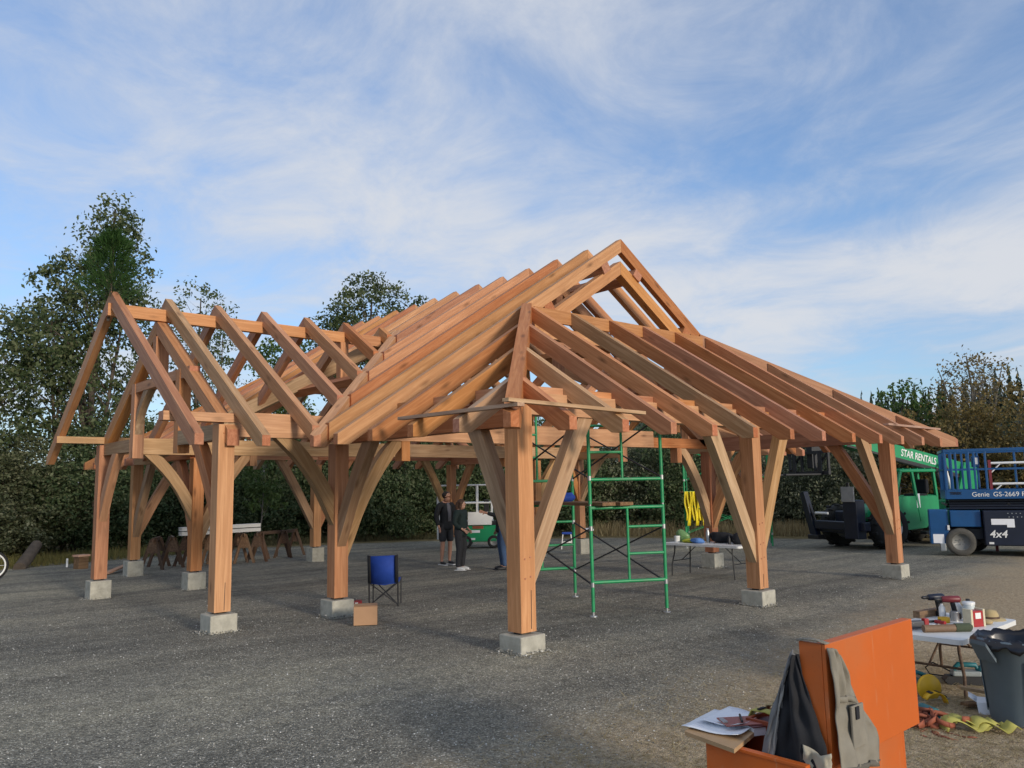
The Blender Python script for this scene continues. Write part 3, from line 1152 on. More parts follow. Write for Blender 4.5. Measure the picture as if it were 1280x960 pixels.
at_table('steel_flask', MB().lathe([(.038, 0), (.04, .02), (.04, .19), (.026, .23), (.026, .27), (.0, .275)], 14), GALV, 7.45, 2.86,
         'tall pale steel flask standing in the middle of the far table', 'flask')
at_table('black_bottle', MB().lathe([(.026, 0), (.028, .02), (.028, .11), (.015, .13), (.015, .16), (0, .16)], 12), BLACK_PL, 7.32, 2.30,
         'small black bottle on the far table beside the black bags', 'bottle')


def lump(seed, r, n=14, m=9):
    rg = random.Random(seed)
    mb = MB().ball((0, 0, 0), 1.0, n, m)
    ph = [rg.uniform(0, 6) for _ in range(6)]
    v = []
    for p in mb.v:
        k = 1 + .16 * math.sin(3 * p[0] + ph[0] + 2.3 * p[2]) + .13 * math.sin(4.1 * p[1] + ph[1]) + .1 * math.sin(6 * p[0] + 5 * p[1] + ph[2])
        z = max(p[2] * k * r[2] + r[2] * .86, .0)
        v.append((p[0] * k * r[0], p[1] * k * r[1], z))
    mb.v = v
    return mb


at_table('duffel_bag', lump(1, (.17, .20, .11)), BLACK_CLOTH, 7.55, 2.62, 'slumped black cloth bag behind the pale flask on the far table', 'bag')
at_table('duffel_bag', lump(2, (.15, .18, .10)), BLACK_CLOTH, 7.48, 2.14, 'rounded black cloth bag at the right end of the far table', 'bag')
at_table('blue_rag', lump(3, (.11, .13, .055)), m_plain('blue_rag_cloth', (.10, .23, .55), .85), 7.20, 2.93, 'crumpled light blue rag left of the flask on the far table', 'rag')
at_table('grocery_bag', lump(4, (.13, .14, .12)), m_plain('green_bag_film', (.16, .30, .12), .4), 7.42, 3.42, 'lumpy pale green shopping bag at the left end of the far table', 'bag')
at_table('yellow_gloves', lump(5, (.12, .12, .04)), m_plain('hi_vis_cloth', (.55, .56, .05), .8), 7.28, 3.17, 'pile of yellow green work gloves on the far table', 'gloves')
at_table('white_tub', MB().lathe([(.05, 0), (.055, .10), (.058, .105), (.058, .125), (0, .126)], 14), WHITE_PL, 7.20, 3.40, 'small white tub in front of the green shopping bag', 'tub')

# ================================================================== tool table by the orange box (top z = .2)
def drill(name, x, y, rot, body, label, sc=1.0):
    t = empty(name, (x, y, .2), label, 'cordless drill', rot)
    MB().box(-.045 * sc, .045 * sc, -.035 * sc, .035 * sc, 0, .055 * sc).build('battery', BLACK_PL, t, bevel=.008)
    MB().bar((.0, 0, .05 * sc), (.022 * sc, 0, .155 * sc), .036 * sc, .042 * sc).build('grip', BLACK_PL, t, bevel=.01)
    o = MB().lathe([(.018, -.10), (.030, -.09), (.034, 0), (.034, .06), (.028, .075), (0, .076)], 14, M=Matrix.Translation((.025 * sc, 0, .185 * sc)) @ Matrix.Rotation(R(-90), 4, 'Y') @ Matrix.Scale(sc, 4)).build('motor_housing', body, t)
    MB().lathe([(.012, -.165), (.016, -.155), (.018, -.10), (0, -.10)], 10, M=Matrix.Translation((.025 * sc, 0, .185 * sc)) @ Matrix.Rotation(R(-90), 4, 'Y') @ Matrix.Scale(-sc, 4) @ Matrix.Scale(-1, 4)).build('chuck', STEEL, t)
    return t


drill('cordless_drill', 2.46, -3.20, R(150), NAVY, 'black cordless drill standing on its battery beside a white jug', .95)
drill('cordless_drill', 2.40, -3.36, R(135), m_plain('maroon_tool_body', (.16, .02, .025), .45), 'maroon cordless drill standing left of the clear jar on the tool table', .95)
at_table('white_jug', MB().lathe([(.045, 0), (.05, .02), (.05, .09), (.03, .125), (.016, .13), (.016, .15), (0, .15)], 14), WHITE_PL, 2.52, -3.33,
         'white plastic jug right of the black drill', 'jug', .2)
jar = empty('storage_jar', (2.34, -3.50, .2), 'clear jar with a red base and white lid on the tool table', 'jar')
MB().lathe([(.052, 0), (.054, .005), (.054, .07), (.054, .071)], 16).build('red_base', RED_PL, jar)
MB().lathe([(.05, .072), (.05, .14), (.048, .15)], 16).build('clear_wall', m_plain('cloudy_plastic', (.55, .60, .60), .25), jar)
MB().lathe([(.054, .150), (.054, .168), (.05, .172), (0, .173)], 16).build('lid', WHITE_PL, jar)
hb = empty('hardware_box', (2.10, -3.62, .2), 'upright red box with cream ends standing at the front edge of the tool table', 'box', R(-25))
MB().box(-.055, .055, -.045, .045, 0, .135).build('red_sleeve', RED_PL, hb, bevel=.003)
for sx_ in (-1, 1):
    MB().box(sx_ * .056, sx_ * .078, -.046, .046, 0, .15).build('cream_end', m_plain('cream_card', (.62, .55, .38), .7), hb, bevel=.002)
MB().box(-.03, .03, -.0465, -.0455, .07, .12).build('white_patch', WHITE_PAINT, hb)
hat = empty('canvas_hat', (2.55, -3.60, .2), 'tan canvas hat lying at the right end of the tool table', 'hat')
hat.rotation_euler = (0, 0, .4)
MB().lathe([(.13, .0), (.125, .008), (.075, .012), (.07, .05), (.055, .08), (0, .09)], 18).build('hat_crown', TAN, hat)
MB().lathe([(.078, .012), (.076, .03), (.074, .031)], 18, close=False).build('hat_band', OLDWOOD, hat)
at_table('beam_offcut', MB().box(-.19, .19, -.035, .035, 0, .062), OLDWOOD2, 2.38, -3.13, 'brown timber offcut lying at the back of the tool table', 'offcut', .2, R(-12), .003)
roll = empty('tool_roll', (1.66, -3.55, .2), 'brown leather tool roll with an olive end at the front of the tool table', 'tool roll', R(-40))
MB().tube([(-.20, 0, .032), (.07, 0, .032)], .032, 10).build('leather_wrap', m_plain('brown_leather', (.19, .115, .065), .65), roll)
MB().tube([(.071, 0, .034), (.20, 0, .034), (.215, 0, .03)], [.036, .036, .025], 10).build('olive_end', m_plain('olive_canvas', (.055, .07, .04), .9), roll)
nl = empty('nail_gun', (1.62, -3.33, .2), 'dark grey nail gun with a red nose lying on the tool table', 'nail gun', R(-30))
MB().box(-.12, .05, -.03, .03, .01, .075).build('gun_body', m_plain('grey_tool_body', (.06, .06, .065), .5), nl, bevel=.012)
MB().box(.055, .10, -.022, .022, .0, .09).build('red_nose', RED_PL, nl, bevel=.006)
MB().bar((-.06, .0, .045), (-.09, .13, .04), .035, .04).build('grip', BLACK_PL, nl, bevel=.008)
at_table('tape_roll', MB().lathe([(.026, 0), (.05, 0), (.05, .045), (.026, .045), (.026, 0)], 18, close=False), YELLOW_PL, 2.12, -3.36, 'yellow roll of tape lying flat in the middle of the tool table', 'tape roll', .2)
at_table('yellow_level', MB().box(-.09, .09, -.022, .022, 0, .05), YELLOW_PL, 1.75, -3.19, 'short yellow spirit level at the back edge of the tool table', 'level', .2, R(20), .006)
at_table('paint_tin', MB().lathe([(.036, 0), (.036, .075), (.039, .077), (.039, .083), (.034, .083), (0, .081)], 16), GALV, 2.27, -3.40, 'small grey paint tin between the yellow tape roll and the jar', 'tin', .2)
gb = empty('glue_bottle', (2.33, -3.27, .2), 'slim white bottle with a dark cap standing behind the paint tin', 'bottle')
MB().lathe([(.026, 0), (.028, .01), (.028, .10), (.012, .125), (.012, .135)], 14).build('bottle_wall', WHITE_PL, gb)
MB().lathe([(.014, .1355), (.012, .165), (.004, .175), (0, .176)], 12).build('cap', BLACK_PL, gb)
cl_ = empty('bar_clamp', (1.95, -3.30, .2), 'red handled bar clamp lying across the middle of the tool table', 'clamp', R(-20))
MB().box(-.20, .16, -.008, .008, .012, .030).build('clamp_bar', STEEL, cl_)
MB().box(-.20, -.17, -.012, .075, .010, .034).build('fixed_jaw', RED_PL, cl_, bevel=.004)
MB().tube([(.05, -.02, .022), (.05, -.12, .022)], .017, 8).build('handle', RED_PL, cl_)
gl_ = MB()
gl_.ball((0, 0, .02), (.07, .05, .022), 12, 6)
gl_.ball((.07, .03, .018), (.05, .03, .018), 10, 6)
at_table('work_glove', gl_, m_plain('glove_leather', (.45, .33, .17), .85), 2.28, -3.66, 'tan work glove at the front right edge of the tool table', 'glove', .2, R(30))
at_table('spray_can', MB().lathe([(.031, 0), (.033, .008), (.033, .135), (.018, .15), (.018, .175), (0, .176)], 14), BLACK_PL, 2.50, -3.44, 'black spray can between the clear jar and the hat', 'spray can', .2)
at_table('paper_pad', MB().box(-.07, .07, -.05, .05, 0, .012), PAPER, 1.94, -3.58, 'white paper pad at the front edge of the tool table', 'paper', .2, R(18))
at_table('paper_strip', MB().box(-.25, .25, -.055, .055, 0, .006), PAPER, 1.9, -3.28, 'long white sheet lying along the middle of the tool table', 'paper', .2, R(-14))

# ================================================================== orange job box with its raised lid
JG = gz(-2, -4.3)
jb = empty('job_box', (-2.1, -4.32, JG), 'open orange steel job box with its lid standing upright, in the near right corner', 'tool box')
lx = lambda a, b, c, d, e, f: MB().box(a + 2.1, b + 2.1, c + 4.32, d + 4.32, e - JG, f - JG)
x0, x1, y0, y1, zr = -2.56, -1.63, -4.56, -4.07, .335
lx(x0, x0 + .018, y0, y1, JG, zr).build('side_panel', ORANGE, jb, bevel=.003)
lx(x1 - .018, x1, y0, y1, JG, zr).build('side_panel', ORANGE, jb, bevel=.003)
lx(x0 + .018, x1 - .018, y1 - .018, y1, JG, zr).build('front_panel', ORANGE, jb, bevel=.003)
lx(x0 + .018, x1 - .018, y0, y0 + .018, JG, zr).build('back_panel', ORANGE, jb, bevel=.003)
lx(x0 + .018, x1 - .018, y0 + .018, y1 - .018, JG, JG + .02).build('floor_panel', ORANGE_IN, jb)
lx(x0 - .006, x1 + .006, y1 - .03, y1 + .006, zr, zr + .014).build('rim', ORANGE, jb, bevel=.002)
lx(x0 - .006, x0 + .03, y0, y1 - .031, zr, zr + .014).build('rim', ORANGE, jb, bevel=.002)
lid = lx(-2.465, -1.60, -4.625, -4.607, .335, .825).build('lid', ORANGE, jb, bevel=.003)
lx(-2.465, -2.447, -4.606, -4.505, .335, .825).build('lid_flange', ORANGE, lid, bevel=.003)
lx(-1.618, -1.60, -4.606, -4.575, .335, .825).build('lid_flange', ORANGE, lid, bevel=.003)
lx(-2.446, -1.619, -4.606, -4.575, .807, .825).build('lid_flange', ORANGE, lid, bevel=.003)
# the flanges turn in along the open side of the lid
lx(-2.446, -2.40, -4.518, -4.50, .335, .806).build('lid_return', ORANGE, lid, bevel=.003)
for xx in (-2.3, -1.8):
    MB().tube([(xx + 2.1 - .05, y0 + 4.32 - .02, zr - JG + .0), (xx + 2.1 + .05, y0 + 4.32 - .02, zr - JG + .0)], .009, 8).build('hinge', STEEL, jb)

# inside the box: a red crate with straps thrown over its edge, a brown pipe
cr_ = empty('red_crate', (-2.02, -4.22, JG + .02), 'dark red wooden crate sitting inside the orange job box', 'crate')
for nm, a in (('crate_side', (-.30, .30, -.105, -.09, 0, .66)), ('crate_side', (-.30, .30, .075, .09, 0, .66)), ('crate_end', (-.30, -.285, -.089, .074, 0, .66)), ('crate_end', (.285, .30, -.089, .074, 0, .66))):
    MB().box(*a).build(nm, ORANGE_IN, cr_)
zt_ = .70
for k, (xx, mt, nm, lb) in enumerate(((-.22, OLIVE_STRAP, 'ratchet_strap', 'olive ratchet strap draped over the crate edge, nearest the papers'),
                                       (-.08, TAN, 'ratchet_strap', 'pale tan ratchet strap draped over the middle of the red crate'),
                                       (.06, YELLOW, 'ratchet_strap', 'yellow and black ratchet strap draped over the crate, nearest the vest'))):
    st = empty(nm, (-2.02 + xx, -4.2, JG + zt_ - .018), lb, 'strap')
    prof = [(-.125, -.22), (-.122, -.10), (-.118, -.02), (-.09, .012), (0, .024), (.08, .016), (.10, -.02), (.104, -.12)]
    MB().sheet([[Vector((s * .027 + .012 * math.sin(y * 20 + k), y, z)) for s in (-1, 1)] for y, z in prof]).build('webbing', mt, st, solid=.006)
    for y in (-.05, .03):
        MB().sheet([[Vector((s * .028 + .0125 * math.sin(q * 20 + k), q, .022 + (.006 if abs(q) < .06 else 0))) for s in (-1, 1)] for q in (y, y + .018)]).build('dark_stripe', BLACK_CLOTH, st, solid=.004)
    MB().box(-.03, .03, -.152, -.128, -.12, -.05).build('ratchet_buckle', GALV, st, bevel=.004)
pp = MB().tube([(-2.40, -4.28, .352), (-2.30, -4.56 + .06, .352)], .017, 10)
tag(pp.build('brown_pipe', m_plain('brown_pipe_paint', (.20, .075, .045), .5)), 'short brown pipe resting across the rim of the orange job box', 'pipe')
bk = empty('note_book', (-2.27, -4.19, .352), 'dark red book with white page edges beside the papers', 'book', R(-25))
MB().box(-.09, .09, -.06, .06, .0, .035).build('pages', PAPER, bk)
MB().box(-.095, .095, -.065, .065, .036, .04).build('cover', m_plain('dark_red_cover', (.10, .02, .018), .5), bk)

pb = MB().prism([(-2.58, -3.97, .35), (-2.635, -4.27, .35), (-2.19, -4.16, .35), (-2.14, -3.87, .35)], (0, 0, .018))
tag(pb.build('plywood_board', PLY, bevel=.002), 'plywood board bridging the near corner of the orange box under the drawings', 'board')


def sheet_paper(name, pts, label, lift, curl=.02):
    a, b, c, d = [Vector(p) for p in pts]
    g = []
    for i in range(9):
        row = []
        for j in range(9):
            s, t_ = i / 8, j / 8
            p = (a * (1 - s) + b * s) * (1 - t_) + (d * (1 - s) + c * s) * t_
            z = lift + curl * (max(0, s - .65) ** 2 * 6 + max(0, .3 - t_) ** 2 * 5) + .002 * math.sin(9 * s + 5 * t_)
            row.append(Vector((p.x, p.y, z)))
        g.append(row)
    return tag(MB().sheet(g).build(name, M_DRAW, None, solid=.001), label, 'paper', 'drawings on the plywood board')


M_DRAW, nt_, b_ = new_mat('drawing_paper')
v_ = mapping(nt_, 'Object', (1, 1, 1))
wv = nt_.nodes.new('ShaderNodeTexWave')
wv.inputs['Scale'].default_value = 26
wv.inputs['Distortion'].default_value = 5
wv.inputs['Detail'].default_value = 3
nt_.links.new(v_, wv.inputs['Vector'])
blot = noise(nt_, v_, 7, 2, .5)
inkm = mth(nt_, 'MULTIPLY', mth(nt_, 'GREATER_THAN', wv.outputs['Fac'], .93), mth(nt_, 'GREATER_THAN', blot, .56))
nt_.links.new(mixc(nt_, inkm, (.80, .82, .86), (.30, .32, .50)), b_.inputs['Base Color'])
b_.inputs['Roughness'].default_value = .8
sheet_paper('drawing_sheet', [(-2.55, -3.93, 0), (-2.53, -4.22, 0), (-2.22, -4.15, 0), (-2.18, -3.86, 0)], 'large white drawing sheet with faint pen marks, lowest on the plywood board', .370, .02)
sheet_paper('drawing_sheet', [(-2.45, -3.94, 0), (-2.44, -4.17, 0), (-2.14, -4.13, 0), (-2.11, -3.90, 0)], 'upper white drawing sheet with a curled corner on the plywood board', .378, .03)
cl = empty('clipboard', (-2.345, -4.12, .392), 'dusty red clipboard lying on the drawings with a pen on it', 'clipboard', R(-35))
MB().box(-.095, .085, -.065, .065, 0, .006).build('clipboard_panel', m_plain('dusty_red_board', (.34, .12, .10), .6), cl, bevel=.002)
MB().box(-.093, -.075, -.03, .03, .0065, .014).build('clip', GALV, cl)
pen = empty('pen', (-2.33, -4.11, .405), 'black pen lying on the red clipboard', 'pen', R(38))
MB().tube([(-.06, 0, 0), (.05, 0, 0)], .0055, 8).build('barrel', BLACK_PL, pen)
MB().tube([(.0505, 0, 0), (.066, 0, 0)], [.005, .001], 8).build('tip', STEEL, pen)

GREY_PIPE = m_plain('pale_piping', (.30, .29, .27), .9)
# vest hung over the left end of the lid
vs = empty('work_vest', (-2.47, -4.62, .34), 'grey and black work vest hanging over the left end of the orange lid', 'vest')


def cloth(name, f, nu, nv, mat, par, th=.005):
    nu, nv = nu * 2, nv * 2

    def wr(i, j):
        s, t_ = i / nu, j / nv
        p = f(s, t_)
        k = .0055 * math.sin(19 * s + 7 * t_ + 2 * math.sin(5 * t_)) + .0045 * math.sin(11 * s - 17 * t_ + 1.2) + .003 * math.sin(31 * t_ + 9 * s)
        return p + Vector((-.6, -.8, 0)) * k * min(1, 6 * t_ + .15)
    g = [[wr(i, j) for j in range(nv + 1)] for i in range(nu + 1)]
    return MB().sheet(g).build(name, mat, par, solid=th)


def front_(s, t_):        # khaki half lying on the outer face of the lid
    z = .475 - .50 * t_
    w1 = .05 + .25 * min(1, t_ * 1.45) ** .8 + .018 * math.sin(t_ * 9)
    x = -.004 + (w1 + .004) * s
    y = -.014 - .020 * math.sin(s * 9 + t_ * 2.5) ** 2 - .025 * t_ - .010 * math.sin(t_ * 7 + s * 3)
    return Vector((x, y, z - .03 * s * s))


def left_(s, t_):         # black half hanging free beside the end of the lid
    z = .43 - .56 * t_
    yi = .116 - .112 * min(1, t_ / .62) ** 1.3      # inner edge runs down in a V across the lid end
    yo = .130 + .095 * min(1, 1.5 * t_) ** .7 + .02 * t_
    y = yi + (yo - yi) * s
    x = -.016 - .03 * t_ + .016 * math.sin(s * 8 + 2.4 * t_) + .008 * math.sin(s * 17 + 5 * t_)
    return Vector((x, y, z))


def edge_(s, t_):         # grey outer edge of the black half
    p = left_(1, t_)
    return p + Vector((-.006 - .012 * math.sin(t_ * 9 + s * 3), -.008 + .085 * s * (.10 + t_ ** 1.8) + .006 * math.sin(t_ * 7), .02 * (1 - t_) * s))


def inner_(s, t_):        # pale lining hem below the V of the neck
    z = .05 - .16 * t_
    return Vector((-.05 - .01 * math.sin(s * 7), -.03 + .12 * s, z + .05 * abs(s - .4)))


def neck_(s, t_):         # collar across the top of the lid
    a = t_ * math.pi
    return Vector((.03 - .03 * s - .012 * math.sin(a), -.012 + .135 * t_, .488 + .012 * math.sin(a)))


cloth('front_panel', front_, 10, 16, KHAKI, vs)
cloth('black_panel', left_, 10, 16, BLACK_CLOTH, vs)
cloth('edge_panel', edge_, 4, 16, m_plain('grey_vest_cloth', (.17, .17, .175), .9, 0, .12, 12, .3), vs)
cloth('lining', inner_, 8, 6, m_plain('pale_lining', (.40, .36, .28), .9), vs)
cloth('pocket_flap', lambda s, t_: front_(.18 + .62 * s, .40 + .05 * t_) + Vector((0, -.010, 0)), 4, 1, KHAKI, vs)
cloth('hem', lambda s, t_: front_(s, .95 + .05 * t_) + Vector((0, -.006, 0)), 8, 1, m_plain('dark_hem', (.12, .11, .09), .9), vs)
cloth('piping', lambda s, t_: left_(.97 + .04 * s, t_) + Vector((-.008, 0, 0)), 1, 16, GREY_PIPE, vs)
cloth('collar', neck_, 4, 8, KHAKI, vs)
MB().box(.085, .19, -.062, -.05, .06, .23).build('chest_pocket', KHAKI, vs, bevel=.004)
MB().box(.11, .138, -.068, -.063, .175, .225).build('pocket_tab', BLACK_CLOTH, vs)

# ================================================================== bin and clutter on the ground
bn = empty('trash_can', (1.17, -4.22, gz(1, -4.2)), 'large dark grey round trash can with a black liner at the right edge', 'trash can')
bnh = .60
MB().lathe([(.205, 0), (.212, .02), (.254, bnh - .05), (.262, bnh - .045), (.264, bnh - .03)], 36, close=False).build('can_body', TUB_GREY, bn)
MB().lathe([(.264, bnh - .032), (.284, bnh - .03), (.286, bnh - .008), (.278, bnh), (.262, bnh), (.256, bnh - .02)], 36, close=False).build('rim', TUB_GREY, bn)
for a in (150, 330):
    M_ = Matrix.Rotation(R(a), 4, 'Z')
    MB().prism([M_ @ Vector(p) for p in ((.262, -.09, bnh - .16), (.262, .09, bnh - .16), (.335, .075, bnh - .035), (.335, -.075, bnh - .035))], M_.to_3x3() @ Vector((.0, 0, .03))).build('handle', TUB_GREY, bn, bevel=.008)
for a in (222, 280, 340, 100):
    M_ = Matrix.Rotation(R(a), 4, 'Z')
    g = []
    for i in range(5):
        z = .06 + .40 * i / 4
        rr = .2135 + (.254 - .212) * (z / bnh) + .006
        g.append([M_ @ Vector((rr * math.cos(t_), rr * math.sin(t_), z)) for t_ in np.linspace(-.30, .30, 7)])
    MB().sheet(g).build('raised_panel', TUB_GREY, bn, solid=.006)


def liner_(s, t_):
    a = s * 2 * math.pi
    k = math.sin(a * 9 + 1.3) * .35 + math.sin(a * 17 + .4) * .25 + math.sin(a * 31) * .15
    if t_ < .5:
        r_ = .20 + .062 * (t_ / .5)
        z = bnh - .20 + (.212 + .02 * k) * (t_ / .5)
    else:
        q = (t_ - .5) / .5
        r_ = .262 + .045 * math.sin(q * 1.9) + .006 * k
        z = bnh + .012 + .02 * k * (1 - q) - q * (.075 + .045 * k)
    return Vector((r_ * math.cos(a), r_ * math.sin(a), z))


g = [[liner_(i / 72, j / 10) for j in range(11)] for i in range(43)]
MB().sheet(g).build('bin_liner', BINBAG, bn, solid=.002)
MB().lathe([(0.0, bnh - .17), (.12, bnh - .14), (.2, bnh - .19)], 20, close=False).build('rubbish', BINBAG, bn)

sd = empty('belt_sander', (2.0, -3.55, gz(2, -3.5)), 'grey and teal belt sander lying under the tool table', 'belt sander', R(-52))
MB().prism([(-.16, -.05, 0.0), (-.19, -.05, .035), (-.16, -.05, .07), (.13, -.05, .07), (.16, -.05, .035), (.13, -.05, 0.0)], (0, .10, 0)).build('sanding_belt', STEEL, sd, bevel=.004)
MB().box(-.12, .11, -.055, .055, .071, .115).build('sander_body', m_plain('light_grey_tool', (.30, .33, .33), .45), sd, bevel=.012)
MB().tube([(-.10, 0, .12), (-.06, 0, .165), (.08, 0, .16), (.10, 0, .115)], [.02, .022, .022, .02], 8).build('handle', TEAL, sd)
MB().ball((.13, 0, .11), (.05, .05, .05), 12, 8).build('dust_head', TEAL, sd)
MB().tube([(-.12, .02, .10), (-.24, .08, .16), (-.28, .16, .10), (-.22, .26, .02), (-.05, .22, .01), (.1, .3, .008)], .006, 6).build('cord', BLACK_PL, sd)

cs = empty('circular_saw', (1.28, -3.50, gz(1.3, -3.5)), 'teal circular saw with a bright yellow guard beside the orange lid', 'circular saw', R(-30))
MB().box(-.14, .16, -.07, .07, .0, .006).build('base_plate', GALV, cs)
MB().lathe([(.0, -.018), (.10, -.018), (.105, 0), (.10, .018), (0, .018)], 20, M=Matrix.Translation((0, -.03, .09)) @ Matrix.Rotation(R(90), 4, 'X')).build('blade_guard', YELLOW_PL, cs)
MB().tube([(-.02, .02, .10), (-.02, .14, .10)], .045, 12).build('motor', TEAL, cs)
MB().tube([(-.10, .03, .10), (-.16, .04, .16), (-.05, .04, .20), (.02, .03, .17)], .018, 8).build('handle', TEAL, cs)
lf = empty('leaf_guard', (1.12, -3.62, gz(1, -3.6)), 'curved yellow plastic guard standing on its edge near the circular saw', 'tool guard', R(-35))
g = [[Vector((.095 * math.cos(a), y, .095 * math.sin(a))) for y in (-.03, .03)] for a in np.linspace(R(5), R(150), 12)]
MB().sheet(g).build('curved_shell', YELLOW_PL, lf, solid=.008)
for k in range(3):
    a = R(40 + 35 * k)
    MB().box(-.012, .012, -.031, .031, -.002, .002, M=Matrix.Translation((.104 * math.cos(a), 0, .104 * math.sin(a))) @ Matrix.Rotation(-a + R(90), 4, 'Y')).build('slot', STEEL, lf)
md = empty('power_drill', (.68, -3.72, gz(.7, -3.7)), 'teal corded drill lying against the orange box, under the yellow guard', 'drill', R(60))
MB().tube([(-.11, 0, .06), (.03, 0, .06), (.10, 0, .055), (.15, 0, .05)], [.045, .048, .03, .015], 12).build('drill_body', TEAL, md)
MB().bar((-.06, 0, .06), (-.10, .13, .03), .04, .045).build('grip', BLACK_PL, md, bevel=.01)
MB().tube([(-.10, .13, .03), (-.2, .2, .01), (-.15, .32, .008), (.02, .3, .008)], .006, 6).build('cord', BLACK_PL, md)

rs = empty('strap_pile', (.50, -3.86, gz(.5, -3.9)), 'tangled heap of faded red webbing on the straw ground', 'strap')
rg = random.Random(5)
for k in range(9):
    cx, cy = rg.uniform(-.12, .14), rg.uniform(-.10, .10)
    r_ = rg.uniform(.05, .12)
    tilt = rg.uniform(-.7, .7)
    g = []
    for i in range(13):
        a = i / 12 * rg.choice([4.2, 5.2]) + k
        p = Vector((r_ * math.cos(a), r_ * math.sin(a) * .8, .02 + .035 * k / 9 + .03 * math.sin(a + k)))
        n_v = Vector((0, math.sin(tilt) * .0, .02))
        g.append([Vector((cx + p.x, cy + p.y, max(.004, p.z))) - n_v * .0, Vector((cx + p.x * .97, cy + p.y * .97, max(.006, p.z) + .036))])
    MB().sheet(g).build('strap_loop', RED_STRAP, rs, solid=.004)
for k in range(5):
    a = rg.uniform(2.4, 4.4)
    g = [[Vector((.1 * math.cos(a) + i * .03 * math.cos(a + .12 * i), .1 * math.sin(a) + i * .03 * math.sin(a + .12 * i) + s * .018, .006 + .004 * math.sin(i + k))) for s in (-1, 1)] for i in range(7)]
    MB().sheet(g).build('strap_tail', RED_STRAP, rs, solid=.004)
ol = empty('lifting_strap', (.72, -4.02, gz(.7, -4)), 'wide yellow green lifting strap lying in loose folds in front of the trash can', 'strap')
for k, (ox, oy, ph, ln) in enumerate(((-.16, .10, 0, .26), (-.08, .05, .7, .29), (-.05, -.03, -.3, .22))):
    g = []
    for i in range(17):
        t_ = i / 16
        x = ox + ln * (t_ - .3)
        z = .012 + .085 * abs(math.sin(t_ * 6.0 + ph)) * (1 - .5 * t_)
        y = oy - .26 * t_ + .03 * math.sin(8 * t_ + ph)
        g.append([Vector((x + .03 * s * .5, y + .036 * s, z + .012 * s)) for s in (-1, 1)])
    MB().sheet(g).build('strap_fold', OLIVE_STRAP, ol, solid=.006)

for k, (x, y, z, rot, tilt, L, lb) in enumerate(((1.36, -3.90, .115, R(-52), R(9), .36, 'brown board offcut leaning on the white carton by the trash can, uppermost of the scraps'),
                                              (1.30, -3.86, .03, R(-20), R(3), .26, 'short plywood offcut lying flat under the leaning brown board'))):
    o = MB().box(-L / 2, L / 2, -.035, .035, -.011, .011).build('board_offcut', [PLY, OLDWOOD2][k], None, Matrix.Translation((x, y, gz(1.3, -3.9) + z)) @ Matrix.Rotation(rot, 4, 'Z') @ Matrix.Rotation(tilt, 4, 'Y'))
    tag(o, lb, 'offcut')
ct = empty('white_carton', (1.20, -3.96, gz(1.2, -4)), 'crushed white carton on the ground left of the trash can', 'carton', R(20))
MB().prism([(-.07, -.05, 0), (.07, -.05, 0), (.065, -.045, .10), (-.06, -.04, .085)], (0, .10, 0)).build('carton_body', PAPER, ct, bevel=.003)
MB().sheet([[Vector((-.06, .06, .085)), Vector((.065, .055, .10))], [Vector((-.055, .11, .12)), Vector((.06, .11, .13))]]).build('flap', PAPER, ct, solid=.003)


# ================================================================== sawhorses, tubes
def sawhorse(loc, rot, label, sc=1.0, mat=OLDWOOD2):
    t = empty('sawhorse', loc, label, 'sawhorse', rot, 'wooden sawhorses at the back of the yard')
    H, L = .76 * sc, .95
    beam_local('top_rail', (-L / 2, 0, H - .045), (L / 2, 0, H - .045), .045, .09, mat, t)
    for sx_ in (-1, 1):
        for sy in (-1, 1):
            beam_local('leg', (sx_ * (L / 2 - .12), sy * .035, H - .03), (sx_ * (L / 2 - .02), sy * .25, .0), .035, .075, mat, t)
        x = sx_ * (L / 2 - .075)
        MB().prism([(x, -.14, H * .52), (x, .14, H * .52), (x, .065, H - .09), (x, -.065, H - .09)], (sx_ * .014, 0, 0)).build('gusset', mat, t)
    return t


sh = [((.92, 14.45), 62, 'dark sawhorse at the far left of the row, right of the end post'),
      ((1.36, 14.62), 75, 'dark sawhorse second from the left, close to its twin'),
      ((1.85, 14.80), 58, 'dark sawhorse third from the left, beside the tube stack'),
      ((2.20, 14.45), 80, 'brown sawhorse under the left end of the white tubes'),
      ((3.12, 14.55), 78, 'brown sawhorse under the right end of the white tubes'),
      ((2.65, 14.95), 70, 'small brown sawhorse behind the white tubes'),
      ((3.62, 14.6), 62, 'empty dark sawhorse between the tube stack and the grey pair'),
      ((4.15, 14.95), 20, 'grey sawhorse right of the white tubes, seen side on'),
      ((4.80, 15.15), 40, 'grey sawhorse at the far right of the row')]
for (x, y), a, lb in sh:
    sawhorse((x, y, gz(x, y)), R(a), lb, 1.0, OLDWOOD2 if 'brown' in lb else OLDWOOD)
gs = gz(2.6, 14.5)
